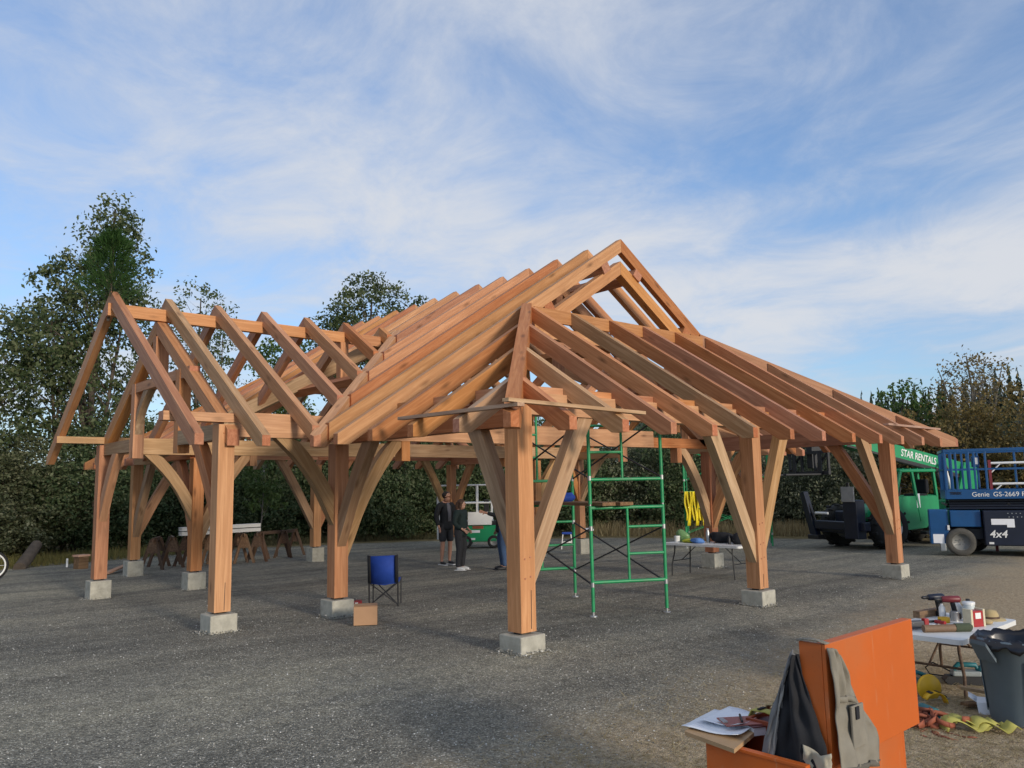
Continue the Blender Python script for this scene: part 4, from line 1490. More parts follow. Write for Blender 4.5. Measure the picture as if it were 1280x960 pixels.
for k, (dy, dz, lb) in enumerate(((0, 0, 'long white square tube, lower front one of the stack on the sawhorses'), (.10, .002, 'long white square tube, lower back one of the stack on the sawhorses'),
                                  (.01, .115, 'long white square tube, upper front one of the stack on the sawhorses'), (.11, .115, 'long white square tube, upper back one of the stack on the sawhorses'))):
    p0, p1 = Vector((1.45, 14.28 + dy, gs + .825 + dz)), Vector((3.62, 14.52 + dy, gs + .825 + dz))
    mb = MB()
    X = (p1 - p0).normalized(); L = (p1 - p0).length
    Y = Vector((0, 0, 1)).cross(X)
    M_ = Matrix((X, Y, X.cross(Y))).transposed().to_4x4(); M_.translation = p0
    for a in ((-.045, -.04, -.045, .045), (.04, .045, -.045, .045), (-.04, .04, .04, .045), (-.04, .04, -.045, -.04)):
        mb.box(0, L, a[0], a[1], a[2], a[3])
    tag(mb.build('square_tube', WHITE_PAINT, None, M_), lb, 'tube', 'white tubes stacked on the sawhorses')

# stool and small white table at the back
st = empty('step_stool', (11.72, 10.9, gz(11.7, 10.9)), 'white step stool with a blue top, far back inside the pavilion', 'stool', R(45))
MB().box(-.17, .17, -.15, .15, .44, .49).build('stool_top', BLUE_CLOTH, st, bevel=.01)
for sx_ in (-1, 1):
    for sy in (-1, 1):
        MB().bar((sx_ * .14, sy * .12, .44), (sx_ * .19, sy * .17, 0), .03, .03).build('leg', WHITE_PAINT, st)
    MB().bar((sx_ * .165, -.145, .2), (sx_ * .165, .145, .2), .022, .022).build('stool_rung', WHITE_PAINT, st)
wt = empty('side_table', (12.75, 11.1, gz(12.7, 11)), 'small white side table beside the stool at the back', 'table', R(45))
MB().box(-.36, .36, -.25, .25, .50, .55).build('table_top', WHITE_PL, wt, bevel=.012)
for sx_ in (-1, 1):
    for sy in (-1, 1):
        MB().bar((sx_ * .26, sy * .18, .5), (sx_ * .28, sy * .2, 0), .035, .035).build('leg', TAN, wt)

# left edge of the yard: stump, stake, log, plank, wheel
stp = empty('stump_block', (-.39, 15.92, gz(0, 15.9)), 'short upright timber block with a pale top left of the far gable post', 'timber block', R(20))
MB().box(-.13, .13, -.11, .11, 0, .30).build('block_body', OLDWOOD2, stp, bevel=.01)
MB().box(-.16, .16, -.13, .13, .303, .35).build('cap_board', BOARD, stp, bevel=.006)
tag(MB().box(-.02, .02, -.02, .02, -.05, .22).build('marker_stake', WHITE_PAINT, None, Matrix.Translation((-.53, 16.7, gz(0, 16.7))) @ Matrix.Rotation(R(4), 4, 'X')),
    'thin white marker stake beside the timber block', 'stake')
lg = empty('fallen_log', (-1.3, 17.6, gz(-1, 17)), 'mossy brown log propped up at the left edge of the bushes', 'log')
MB().tube([(-.25, -.75, .05), (.0, -.2, .22), (.35, .55, .52)], [.14, .15, .135], 12).build('log_bark', BARK, lg)
MB().tube([(.351, .552, .521), (.357, .565, .527)], .12, 12).build('sawn_end', BOARD, lg)
pk = MB().bar((-.35, 13.85, gz(0, 13.9) + .03), (.36, 14.65, gz(0, 14.6) + .14), .14, .035)
tag(pk.build('loose_plank', BOARD), 'pale plank lying slanted on the ground by the far left post', 'plank')
wh = empty('cart_wheel', (-2.55, 14.25, gz(-2, 14) + .33), 'small spoked wheel with a white rim, cut off by the left edge', 'wheel', R(-5))
MB().lathe([(.28, -.025), (.31, -.02), (.33, 0), (.31, .02), (.28, .025)], 28, M=Matrix.Rotation(R(90), 4, 'X'), close=False).build('tyre', RUBBER, wh)
MB().lathe([(.25, -.018), (.279, -.02), (.279, .02), (.25, .018), (.25, -.018)], 28, M=Matrix.Rotation(R(90), 4, 'X'), close=False).build('rim', WHITE_PAINT, wh)
MB().tube([(0, -.04, 0), (0, .04, 0)], .03, 10).build('hub', STEEL, wh)
for k in range(8):
    a = k * math.pi / 4
    MB().tube([(.025 * math.cos(a), 0, .025 * math.sin(a)), (.255 * math.cos(a), 0, .255 * math.sin(a))], .006, 5).build('spoke', GALV, wh)

# evergreen bough nailed to the gable peak
bo = empty('evergreen_bough', (-2.36, VM + .10, 4.40), 'green pine bough fastened to the peak of the left gable as a topping-out branch', 'pine bough')
MB().tube([(-.02, 0, -.28), (0, 0, .3), (.03, .03, .75), (-.02, .05, 1.15)], [.022, .02, .013, .005], 7).build('stem', BARK, bo)
rgn = np.random.default_rng(3)
N = 4200
tt = rgn.uniform(.02, 1.0, N) ** .85
hgt = -.05 + 1.15 * tt
rad = (.40 * (1 - tt) ** .6 + .05) * np.sqrt(rgn.uniform(.02, 1, N)) * (1 + .25 * np.sin(hgt * 17))
ang = rgn.uniform(0, 2 * np.pi, N)
c_ = np.stack([rad * np.cos(ang), rad * np.sin(ang), hgt + .35 * rad], 1)
dirv = np.stack([np.cos(ang), np.sin(ang), rgn.uniform(.3, 1.3, N)], 1) + rgn.normal(0, .35, (N, 3))
dirv /= np.linalg.norm(dirv, axis=1)[:, None]
sidev = np.cross(dirv, rgn.normal(0, 1, (N, 3)))
sidev /= np.linalg.norm(sidev, axis=1)[:, None]
ln = rgn.uniform(.07, .14, N)[:, None]
w_ = .006
V_ = np.stack([c_ - sidev * w_, c_ + sidev * w_, c_ + dirv * ln + sidev * w_ * .3, c_ + dirv * ln - sidev * w_ * .3], 1).reshape(-1, 3)
np_mesh('needles', V_, np.arange(4 * N).reshape(-1, 4), m_leaf('pine_needle', [(.018, .05, .012), (.035, .085, .018), (.055, .11, .03)], .2), bo)['kind'] = 'stuff'


# ================================================================== people
DG = None


def skinned(name, verts, edges, mat, parent, sub=2, root=0):
    """verts: list of ((x, y, z), radius or (rx, ry)); one continuous surface grown round the edges"""
    me = bpy.data.meshes.new(name)
    me.from_pydata([v[0] for v in verts], edges, [])
    o = bpy.data.objects.new(name, me)
    COL.objects.link(o)
    o.modifiers.new('skin', 'SKIN').use_smooth_shade = True
    for i, sv in enumerate(me.skin_vertices[0].data):
        r_ = verts[i][1]
        sv.radius = r_ if isinstance(r_, tuple) else (r_, r_)
        sv.use_root = (i == root)
    ss = o.modifiers.new('sub', 'SUBSURF')
    ss.levels = ss.render_levels = sub
    dg = bpy.context.evaluated_depsgraph_get()
    m2 = bpy.data.meshes.new_from_object(o.evaluated_get(dg))
    m2.name = name
    bpy.data.objects.remove(o)
    m2.materials.clear()
    m2.materials.append(mat)
    for p in m2.polygons:
        p.use_smooth = True
    ob = bpy.data.objects.new(name, m2)
    COL.objects.link(ob)
    ob.parent = parent
    return ob


def chain(vs, es, pts, start=None):
    """append a chain of (pos, r); returns index of its last vertex"""
    prev = start
    for p in pts:
        vs.append(p)
        i = len(vs) - 1
        if prev is not None:
            es.append((prev, i))
        prev = i
    return prev


def hand(vs, es, wrist_i, wrist, d, side, curl=.4):
    """palm, four unequal fingers and a thumb"""
    w = Vector(wrist); d = Vector(d).normalized()
    s = d.cross(Vector((side, 0, .2))).normalized()
    nrm = s.cross(d).normalized()
    palm = w + d * .055
    pi_ = chain(vs, es, [(tuple(palm), .024)], wrist_i)
    for k, (off, L) in enumerate(((-.027, .066), (-.009, .078), (.009, .072), (.027, .056))):
        b = palm + d * .040 + s * off
        m = b + d * L * .5 + nrm * L * .12 * curl
        e = b + d * L * .85 + nrm * L * .5 * curl
        chain(vs, es, [(tuple(b), .0095), (tuple(m), .009), (tuple(e), .0075)], pi_)
    t0 = w + d * .03 + s * -.032
    chain(vs, es, [(tuple(t0), .011), (tuple(t0 + d * .035 - s * .022 + nrm * .012), .0095)], pi_)


def person(loc, rot, label, H, skin_m, hair_m, hair, top_m, legs_m, shoe_m, sole_m, arms, head_dir, shorts=False, slim=1.0, inner=None):
    t = empty('person', loc, label, 'person', rot)
    k = H / 1.75
    S3 = lambda p: (p[0] * k, p[1] * k, p[2] * k)
    b = slim
    hd = Vector(head_dir).normalized()
    hp = Vector((0, .02, 1.535)) + hd * .035
    # body ------------------------------------------------------------------
    vs, es = [], []
    pel = chain(vs, es, [(S3((0, 0, .95)), .12 * b * k)])
    wa = chain(vs, es, [(S3((0, .005, 1.10)), .115 * b * k), (S3((0, 0, 1.28)), .13 * b * k), (S3((0, -.01, 1.42)), .08 * k)], pel)
    ch_i = wa - 1
    nk = chain(vs, es, [(S3((0, .0, 1.49)), .052 * k), (tuple(Vector(S3(hp))), .066 * k)], wa)
    c2 = hp + Vector((0, 0, .075)) - hd * .01
    hd_i = chain(vs, es, [(S3(c2), .082 * k), (S3(hp + Vector((0, 0, .155)) - hd * .02), .062 * k)], nk)
    # nose and chin
    chain(vs, es, [(S3(hp + Vector((0, 0, .055)) + hd * .088), .013 * k)], hd_i - 1)
    chain(vs, es, [(S3(hp + Vector((0, 0, -.018)) + hd * .062), .028 * k)], nk)
    ear = hd.cross(Vector((0, 0, 1))).normalized()
    for sg in (-1, 1):
        chain(vs, es, [(S3(hp + Vector((0, 0, .05)) + ear * .083 * sg), .014 * k)], hd_i - 1)
    for sg, (sh, el, wr) in zip((-1, 1), arms):
        sh_i = chain(vs, es, [(S3(sh), .055 * b * k), (S3(el), .040 * b * k), (S3(wr), .026 * k)], wa)
        hand(vs, es, sh_i, S3(wr), Vector(wr) - Vector(el), sg, .6)
    for sg in (-1, 1):
        chain(vs, es, [(S3((sg * .09, 0, .86)), .085 * b * k), (S3((sg * .105, .02, .50)), .052 * b * k), (S3((sg * .108, .0, .34)), .05 * b * k), (S3((sg * .11, -.03, .09)), .034 * k),
                       (S3((sg * .115, .06, .045)), .032 * k), (S3((sg * .12, .14, .035)), .026 * k)], pel)
    skinned('body', vs, es, skin_m, t)
    # face --------------------------------------------------------------------
    for sg in (-1, 1):
        e = hp + Vector((0, 0, .082)) + hd * .072 + ear * .031 * sg
        MB().ball(S3(e), .011 * k, 8, 6).build('eye', BLACK_PL, t)
    mo = hp + Vector((0, 0, .012)) + hd * .082
    MB().ball(S3(mo), (.022 * k, .012 * k, .006 * k), 8, 5).build('mouth', RED_STRAP, t)
    # hair ---------------------------------------------------------------------
    q = c2 + Vector((0, 0, .03)) - hd * .028
    mb = MB().ball(S3(q), (.098 * k, .098 * k, .092 * k), 14, 9)
    if hair == 'long':
        mb.tube([S3(q - hd * .05), S3(q - hd * .085 + Vector((0, 0, -.12))), S3(q - hd * .085 + Vector((0, 0, -.24)))], [.07 * k, .075 * k, .03 * k], 10)
        for sg in (-1, 1):
            mb.tube([S3(q + ear * .075 * sg), S3(q + ear * .085 * sg + Vector((0, 0, -.10)) - hd * .02), S3(q + ear * .07 * sg + Vector((0, 0, -.21)) - hd * .02)], [.04 * k, .036 * k, .015 * k], 8)
    mb.build('hair', hair_m, t)
    # trousers / shorts -----------------------------------------------------------
    vs, es = [], []
    p0 = chain(vs, es, [(S3((0, 0, 1.08)), .128 * b * k), (S3((0, 0, .95)), .14 * b * k)])
    low = .52 if shorts else .075
    for sg in (-1, 1):
        pts = [(S3((sg * .092, 0, .84)), .100 * b * k), (S3((sg * .105, .015, .62)), .086 * b * k), (S3((sg * .107, .02, .53)), .084 * b * k)]
        if not shorts:
            pts = pts[:2] + [(S3((sg * .107, .02, .50)), .072 * b * k), (S3((sg * .11, -.01, .28)), .064 * b * k), (S3((sg * .112, -.025, .075)), .06 * b * k)]
        chain(vs, es, pts, p0)
    skinned('shorts' if shorts else 'trousers', vs, es, legs_m, t)
    # jacket -------------------------------------------------------------------------
    vs, es = [], []
    a0 = chain(vs, es, [(S3((0, .003, .79)), .158 * b * k), (S3((0, .003, .90)), .158 * b * k), (S3((0, .006, 1.08)), .140 * b * k), (S3((0, .0, 1.28)), .152 * b * k), (S3((0, -.01, 1.41)), .095 * b * k)])
    chain(vs, es, [(S3((0, -.01, 1.475)), .066 * k)], a0)
    for sg, (sh, el, wr) in zip((-1, 1), arms):
        e2 = Vector(el).lerp(Vector(wr), .92)
        chain(vs, es, [(S3(sh), .076 * b * k), (S3(el), .060 * b * k), (S3(e2), .042 * b * k)], a0)
    skinned('jacket', vs, es, top_m, t)
    if inner is not None:
        MB().sheet([[Vector(S3((s * w, y, z))) for s in (-1, 0, 1)] for z, w, y in ((1.46, .03, .085), (1.38, .05, .13), (1.2, .045, .166), (1.02, .04, .160))]).build('shirt_front', inner, t, solid=.01)
    # shoes --------------------------------------------------------------------------
    for sg in (-1, 1):
        vs, es = [], []
        chain(vs, es, [(S3((sg * .11, -.06, .055)), .044 * k), (S3((sg * .113, .0, .055)), .047 * k), (S3((sg * .118, .09, .045)), .042 * k), (S3((sg * .122, .165, .035)), .030 * k)])
        sh_o = skinned('shoe', vs, es, shoe_m, t, 1)
        MB().box((sg * .116 - .045) * k, (sg * .116 + .047) * k, -.105 * k, .195 * k, .0, .022 * k).build('sole', sole_m, sh_o, bevel=.01)
    return t


HAIR_D = m_plain('dark_hair', (.016, .012, .010), .7, 0, .3, 20)
HAIR_B = m_plain('brown_hair', (.075, .035, .018), .65, 0, .3, 20)
DARK_TOP = m_plain('black_jacket_cloth', (.012, .014, .017), .85, 0, .25, 9, .2)
TEAL_TOP = m_plain('dark_green_jacket_cloth', (.010, .024, .024), .85, 0, .25, 9, .2)
CHAR = m_plain('charcoal_cloth', (.030, .031, .036), .9, 0, .2, 9, .2)
DENIM = m_plain('blue_denim', (.045, .085, .17), .9, 0, .25, 9, .2)
GREY_T = m_plain('grey_shirt', (.13, .13, .15), .9)
down = lambda s: ((s * .19, 0, 1.41), (s * .245, -.04, 1.13), (s * .235, .06, .90))
pocket = lambda s: ((s * .18, 0, 1.40), (s * .255, -.05, 1.14), (s * .15, .13, 1.00))
person((6.18, 9.58, gz(6.2, 9.6)), R(176), 'man in dark jacket, grey shirt and shorts looking up at the frame', 1.80, SKIN, HAIR_D, 'short',
       DARK_TOP, CHAR, BLACK_PL, WHITE_PL, (down(-1), down(1)), (-.35, .80, .42), True, 1.1, GREY_T)
person((5.44, 8.04, gz(5.4, 8.0)), R(205), 'woman with brown hair in black jacket, dark trousers and white shoes, hands in her pockets', 1.60, m_plain('light_skin', (.52, .30, .22), .55, 0, .06), HAIR_B, 'long',
       TEAL_TOP, CHAR, WHITE_PL, WHITE_PL, (pocket(-1), pocket(1)), (-.45, .89, .03), False, 1.16)
person((6.02, 7.28, gz(5.9, 7.3)), R(62), 'person in blue jeans with one raised arm, mostly hidden by the front corner post', 1.76, SKIN, HAIR_D, 'short',
       DARK_TOP, DENIM, BLACK_PL, BLACK_PL, (((-.19, 0, 1.41), (-.24, .12, 1.18), (-.17, .40, 1.26)), down(1)), (.1, 1, .1), False, 1.0)


# ================================================================== lettering
def text_mesh(name, s, size, mat, parent, M, ext=.004, shear=0.0, bold=0.0):
    cu = bpy.data.curves.new(name, 'FONT')
    cu.body = s
    cu.size = size
    cu.extrude = ext
    cu.shear = shear
    cu.offset = bold
    cu.align_x = 'LEFT'
    o = bpy.data.objects.new(name, cu)
    COL.objects.link(o)
    dg = bpy.context.evaluated_depsgraph_get()
    me = bpy.data.meshes.new_from_object(o.evaluated_get(dg))
    bpy.data.objects.remove(o)
    me.name = name
    me.materials.clear()
    me.materials.append(mat)
    ob = bpy.data.objects.new(name, me)
    COL.objects.link(ob)
    ob.parent = parent
    ob.matrix_local = M
    return ob


def wheel(parent, c, r, w, axis_m, tyre_m, rim_m, lugs=0, name='wheel'):
    """axis along local Y of axis_m"""
    M_ = Matrix.Translation(c) @ axis_m
    W = bpy.data.objects.new(name, None)
    COL.objects.link(W)
    W.parent = parent
    W.matrix_local = M_
    Rx = Matrix.Rotation(R(90), 4, 'X')
    ty = MB().lathe([(r * .60, -w * .46), (r * .72, -w / 2), (r * .93, -w * .48), (r, -w * .34), (r, w * .34), (r * .93, w * .48), (r * .72, w / 2), (r * .60, w * .46)], 32, M=Rx, close=False)
    if lugs:
        for k in range(lugs):
            a = 2 * math.pi * k / lugs
            for sg in (-1, 1):
                Mk = Matrix.Rotation(a + (0 if sg < 0 else math.pi / lugs), 4, 'Y')
                ty.box(-.03, .03, min(sg * w * .5, sg * .02), max(sg * w * .5, sg * .02), r - .02, r + .035, 0, Mk)
    ty.build('tyre', tyre_m, W)
    MB().lathe([(r * .60, -w * .45), (r * .56, -w * .42), (r * .50, -w * .25), (r * .28, -w * .22), (r * .26, -w * .34), (.0, -w * .36)], 24, M=Rx, close=False).lathe(
        [(r * .60, w * .45), (r * .5, w * .2), (0, w * .2)], 24, M=Rx, close=False).build('rim', rim_m, W)
    for k in range(6):
        a = k * math.pi / 3
        MB().tube([(r * .18 * math.cos(a), -w * .40, r * .18 * math.sin(a)), (r * .18 * math.cos(a), -w * .33, r * .18 * math.sin(a))], r * .03, 6).build('wheel_nut', STEEL, W)
    return W


I4 = Matrix.Identity(4)

# ================================================================== blue scissor lift
ROT = R(-66)
bl = empty('scissor_lift', (14.33, .76, gz(14.3, .8)), 'blue four wheel scissor lift with folded guard rails, at the right edge of the yard', 'scissor lift', ROT)
bl.scale = (.94, .94, .94)
# local x to the right along the machine, -y towards the yard
wheel(bl, (0, .12, .335), .335, .26, I4, RUBBER_GREY, RIM_GREY)
wheel(bl, (2.1, .12, .335), .335, .26, I4, RUBBER_GREY, RIM_GREY)
wheel(bl, (.42, 1.55, .335), .335, .26, I4, RUBBER, RIM_GREY)
wheel(bl, (2.1, 1.55, .335), .335, .26, I4, RUBBER, RIM_GREY)
MB().box(-.24, 2.65, .28, 1.40, .38, .66).build('chassis', NAVY, bl, bevel=.02)
MB().box(-.20, .46, .0, 1.66, .70, 1.10).build('front_body', BLUE_PAINT, bl, bevel=.02)
MB().box(-.66, -.24, .05, .50, .28, 1.12).build('end_box', BLUE_PAINT, bl, bevel=.02)
MB().box(-.60, -.36, .046, .0495, .30, .52).build('warning_plate', PAPER, bl)
MB().box(-.275, -.225, .02, .0485, .62, .74).build('lamp', WHITE_PL, bl, bevel=.006)
MB().box(-.46, -.34, -.06, .10, .12, .30).build('jack_pad', GALV, bl, bevel=.01)
MB().box(.50, 2.55, -.10, .90, .26, 1.10).build('side_module', NAVY, bl, bevel=.025)
MB().box(.50, 2.6, .902, 1.60, .26, 1.10).build('side_module', NAVY, bl, bevel=.025)
for k in range(8):
    MB().tube([(1.02 + (k % 4) * .085 + .02 * (k // 4), -.106, 1.03 - .085 * (k // 4)), (1.02 + (k % 4) * .085 + .02 * (k // 4), -.098, 1.03 - .085 * (k // 4))], .013, 7).build('rivet', GALV, bl)
MB().box(.66, 1.14, -.104, -.1005, .76, .90).build('data_plate', PAPER, bl)
MB().box(.98, 1.14, -.107, -.1045, .70, .80).build('small_plate', PAPER, bl)
MB().box(.58, .68, -.108, -.1005, .30, .35).build('reflector', WHITE_PL, bl)
text_mesh('lettering', '4x4', .245, WHITE_PAINT, bl, Matrix.Translation((.60, -.104, .46)) @ Matrix.Rotation(R(90), 4, 'X'), .003, .18, .003)
MB().box(1.32, 1.75, -.14, .10, .10, .24).build('outrigger_foot', STEEL, bl, bevel=.02)
# folded scissor stack
for k in range(4):
    z = 1.12 + k * .062
    MB().box(-.18, 2.62, .22 + .02 * k, .32 + .02 * k, z, z + .055).build('scissor_arm', NAVY, bl, bevel=.008)
    MB().box(-.18, 2.62, 1.30 - .02 * k, 1.40 - .02 * k, z, z + .055).build('scissor_arm', NAVY, bl, bevel=.008)
for xx in (-.25, 1.1, 2.45):
    MB().tube([(xx, .24, 1.24), (xx, 1.38, 1.24)], .035, 10).build('scissor_pin', STEEL, bl)
pl = MB().box(-.24, 2.75, .0, 1.66, 1.375, 1.40).build('platform_deck', NAVY, bl)
MB().box(-.24, 2.75, -.025, -.001, 1.375, 1.60).build('toe_board', BLUE_PAINT, pl, bevel=.006)
MB().box(-.24, 2.75, 1.661, 1.69, 1.375, 1.60).build('toe_board', BLUE_PAINT, pl, bevel=.006)
MB().box(-.264, -.241, -.02, 1.68, 1.375, 1.60).build('toe_board', BLUE_PAINT, pl, bevel=.006)
text_mesh('lettering', 'Genie', .155, WHITE_PAINT, bl, Matrix.Translation((.31, -.031, 1.435)) @ Matrix.Rotation(R(90), 4, 'X'), .003, .0, .0)
text_mesh('lettering', 'GS-2669 RT', .155, WHITE_PAINT, bl, Matrix.Translation((.76, -.031, 1.435)) @ Matrix.Rotation(R(90), 4, 'X'), .003, .0, .0)
text_mesh('lettering', 'TEREX', .085, NAVY, bl, Matrix.Translation((-.16, -.031, 1.49)) @ Matrix.Rotation(R(90), 4, 'X'), .003, .1, .004)
# guard rails
for y in (-.012, 1.675):
    MB().bar((-.24, y, 2.56), (2.75, y, 2.56), .045, .075).build('top_rail', BLUE_PAINT, bl, bevel=.008)
    MB().bar((-.24, y, 2.10), (2.75, y, 2.10), .035, .04).build('mid_rail', BLUE_PAINT, bl)
    for xx in (-.22, -.08, .02, .30, .42, .66, 1.5, 2.4):
        MB().bar((xx, y, 1.60), (xx, y, 2.525), .045, .05).build('rail_post', BLUE_PAINT, bl, bevel=.006)
MB().bar((-.24, .02, 2.56), (-.24, 1.65, 2.56), .045, .06).build('top_rail', BLUE_PAINT, bl)
MB().bar((-.24, .02, 2.10), (-.24, 1.65, 2.10), .035, .04).build('mid_rail', BLUE_PAINT, bl)
for yy in (.35, .8, 1.25):
    MB().bar((-.24, yy, 1.60), (-.24, yy, 2.53), .04, .045).build('rail_post', BLUE_PAINT, bl)
MB().box(.38, .54, .05, .25, 2.15, 2.42).build('control_box', BLUE_PAINT, bl, bevel=.015)
MB().box(.41, .51, .042, .0495, 2.22, 2.38).build('control_panel', WHITE_PL, bl)

# red and white rail frame of something parked behind the blue lift
rf = empty('rail_frame', (15.75, .9, gz(15.7, 1)), 'red and white tubular rail frame standing behind the blue lift', 'rail frame', ROT)
for z in (1.62, 2.12):
    MB().tube([(.42, .0, z), (1.62, .0, z)], .03, 8).build('white_rail', WHITE_PAINT, rf)
for xx in (.40, 1.64):
    MB().bar((xx, 0, .0), (xx, 0, 2.2), .06, .06).build('red_post', m_plain('faded_red_paint', (.22, .03, .04), .5), rf)
    sg = 1 if xx < 1 else -1
    MB().tube([(xx + sg * .03, 0, 1.9), (xx + sg * .22, 0, 2.1)], .016, 6).build('corner_gusset', WHITE_PAINT, rf)
    MB().tube([(xx + sg * .03, 0, 1.42), (xx + sg * .22, 0, 1.6)], .016, 6).build('corner_gusset', WHITE_PAINT, rf)

# ================================================================== green telehandler
Bp, Ap = Vector((15.75, 3.02)), Vector((16.34, 4.64))
ax = (Ap - Bp).normalized()                  # machine's left wheel -> right wheel
fwd = Vector((-ax.y, ax.x))                  # machine forward
ctr = (Ap + Bp) / 2
th = empty('telehandler', (ctr.x, ctr.y, gz(15.5, 3.5)), 'green telescopic handler with a raised boom, parked at the right beyond the corner post', 'telehandler', math.atan2(fwd.y, fwd.x))
# local x forward, y to the machine's left
for (xx, yy, nm) in ((0, .86, 0), (0, -.86, 0), (-2.75, .86, 0), (-2.75, -.86, 0)):
    wheel(th, (xx, yy, .56), .56, .36, Matrix.Rotation(math.pi if yy > 0 else 0, 4, 'Z'), RUBBER, WHITE_PL if yy > 0 else RIM_GREY, 14)
MB().box(-4.1, .55, -.42, .42, .52, .98).build('chassis', NAVY, th, bevel=.03)
MB().box(.40, .95, -.62, .62, .42, .62).build('axle_frame', NAVY, th, bevel=.03)
MB().box(-.28, .28, -.68, .68, .48, .66).build('front_axle', STEEL, th, bevel=.02)
MB().box(-3.0, -2.5, -.68, .68, .48, .66).build('rear_axle', STEEL, th, bevel=.02)
# stabiliser beam across the front with one leg folded up
MB().bar((.98, -.65, .62), (.98, 1.15, .62), .20, .22).build('stabiliser_beam', NAVY, th, bevel=.02)
MB().prism([(.92, -.57, .30), (.92, -.84, .36), (.92, -1.16, 1.46), (.92, -1.0, 1.52), (.92, -.74, .72)], (.16, 0, 0)).build('stabiliser_leg', NAVY, th, bevel=.015)
MB().tube([(1.0, -.98, 1.30), (1.0, -.66, .70)], .03, 8).build('ram', STEEL, th)
MB().box(.85, 1.12, -.9, -.5, .22, .34).build('stabiliser_foot', STEEL, th, bevel=.02)
MB().tube([(1.0, -.66, .93), (1.0, -.2, .93)], .035, 8).build('white_bar', WHITE_PAINT, th)
MB().box(.86, 1.16, .52, .98, .30, 1.30).build('front_mast', NAVY, th, bevel=.02)
MB().box(1.165, 1.19, .52, .96, 1.25, 1.64).build('headlamp_board', m_plain('grey_board', (.34, .33, .31), .7, 0, .2), th, bevel=.008)
MB().box(.86, .90, .42, .50, .8, 1.75).build('marker_post', STEEL, th)
MB().prism([(-.2, .1, .72), (.52, .1, .72), (.54, .1, .96), (.40, .1, 1.12), (-.2, .1, 1.18)], (0, .62, 0)).build('nose_cover', GREEN_PAINT, th, bevel=.07)
# cab on the left side
cb_ = MB().prism([(-.25, .46, .62), (-.18, .46, 1.36), (-1.70, .46, 1.36), (-1.70, .46, .95), (-1.2, .46, .52), (-.55, .46, .48)], (0, .56, 0)).build('cab_body', GREEN_PAINT, th, bevel=.03)
for (a, b) in (((-.20, .48, 1.34), (-.42, .48, 2.00)), ((-.20, 1.00, 1.34), (-.42, 1.00, 2.00)), ((-1.66, .48, 1.34), (-1.60, .48, 2.00)), ((-1.66, 1.0, 1.34), (-1.60, 1.0, 2.00)), ((-1.02, 1.0, .70), (-.82, 1.0, 2.00))):
    MB().bar(a, b, .07, .07).build('cab_post', GREEN_PAINT, th, bevel=.01)
MB().box(-1.68, -.38, .45, 1.04, 1.99, 2.07).build('cab_roof', GREEN_PAINT, th, bevel=.025)
for k in range(5):
    MB().bar((-1.55 + .26 * k, .47, 2.085), (-1.55 + .26 * k, 1.02, 2.085), .03, .03).build('roof_bar', GREEN_PAINT, th)
MB().box(-1.45, -.95, .55, .92, 1.30, 1.42).build('seat', BLACK_CLOTH, th, bevel=.04)
MB().box(-1.52, -1.40, .55, .92, 1.42, 1.80).build('seat_back', BLACK_CLOTH, th, bevel=.04)
MB().tube([(-.55, .74, 1.2), (-.68, .74, 1.62)], .025, 8).build('steering_column', STEEL, th)
MB().lathe([(.15, -.012), (.165, 0), (.15, .012), (.14, 0), (.15, -.012)], 18, M=Matrix.Translation((-.70, .74, 1.65)) @ Matrix.Rotation(R(-25), 4, 'Y'), close=False).build('steering_wheel', BLACK_PL, th)
MB().box(-1.02, -.90, 1.022, 1.03, 1.05, 1.42).build('warning_label', PAPER, th)
MB().prism([(-2.15, .45, .90), (-2.2, .45, 1.22), (-3.35, .45, 1.22), (-3.35, .45, .90)], (0, .62, 0)).build('rear_fender', GREEN_PAINT, th, bevel=.03)
MB().box(-3.4, -1.8, -.98, -.46, .60, 1.34).build('engine_cover', GREEN_PAINT, th, bevel=.05)
MB().box(-1.6, -.9, 1.05, 1.25, .36, .44).build('cab_step', STEEL, th, bevel=.01)
# boom
bp0, bp1 = Vector((-4.1, .02, 1.975)), Vector((1.7, -.02, 3.18))
X = (bp1 - bp0).normalized(); Y = Vector((0, 0, 1)).cross(X).normalized()
BM = Matrix((X, Y, X.cross(Y))).transposed().to_4x4(); BM.translation = bp0
LB = (bp1 - bp0).length
bo_ = MB().box(0, LB * .80, -.17, .17, -.21, .21).build('boom', GREEN_PAINT, th, BM, bevel=.02)
MB().box(LB * .805, LB, -.13, .13, -.16, .15).build('inner_boom', GREEN_PAINT, bo_, bevel=.015)
MB().box(.2, LB * .79, .171, .182, -.208, -.15).build('hose_tray', BLACK_PL, bo_)
MB().tube([(.3, .16, -.24), (LB * .6, .16, -.24)], .05, 8).build('boom_ram', STEEL, bo_)
tx = text_mesh('lettering', 'STAR RENTALS', .28, WHITE_PAINT, bo_, I4, .003, .0, .004)
wx = max(v.co.x for v in tx.data.vertices)
tx.matrix_local = Matrix.Translation((2.75, .178, -.07)) @ Matrix.Rotation(R(180), 4, 'Z') @ Matrix.Rotation(R(90), 4, 'X') @ Matrix.Scale(1.32 / wx, 4, (1, 0, 0))
MB().prism([(-4.1, -.26, .95), (-3.2, -.26, .95), (-3.7, -.26, 2.26), (-4.2, -.26, 2.28)], (0, .07, 0)).build('boom_tower', GREEN_PAINT, th, bevel=.02)
MB().prism([(-4.1, .22, .95), (-3.2, .22, .95), (-3.7, .22, 2.26), (-4.2, .22, 2.28)], (0, .07, 0)).build('boom_tower', GREEN_PAINT, th, bevel=.02)
MB().tube([(-3.1, .30, 1.9), (-2.8, .36, 2.25), (-2.55, .34, 1.95), (-2.7, .32, 1.5)], .045, 8).build('hose_loop', BLACK_PL, th)
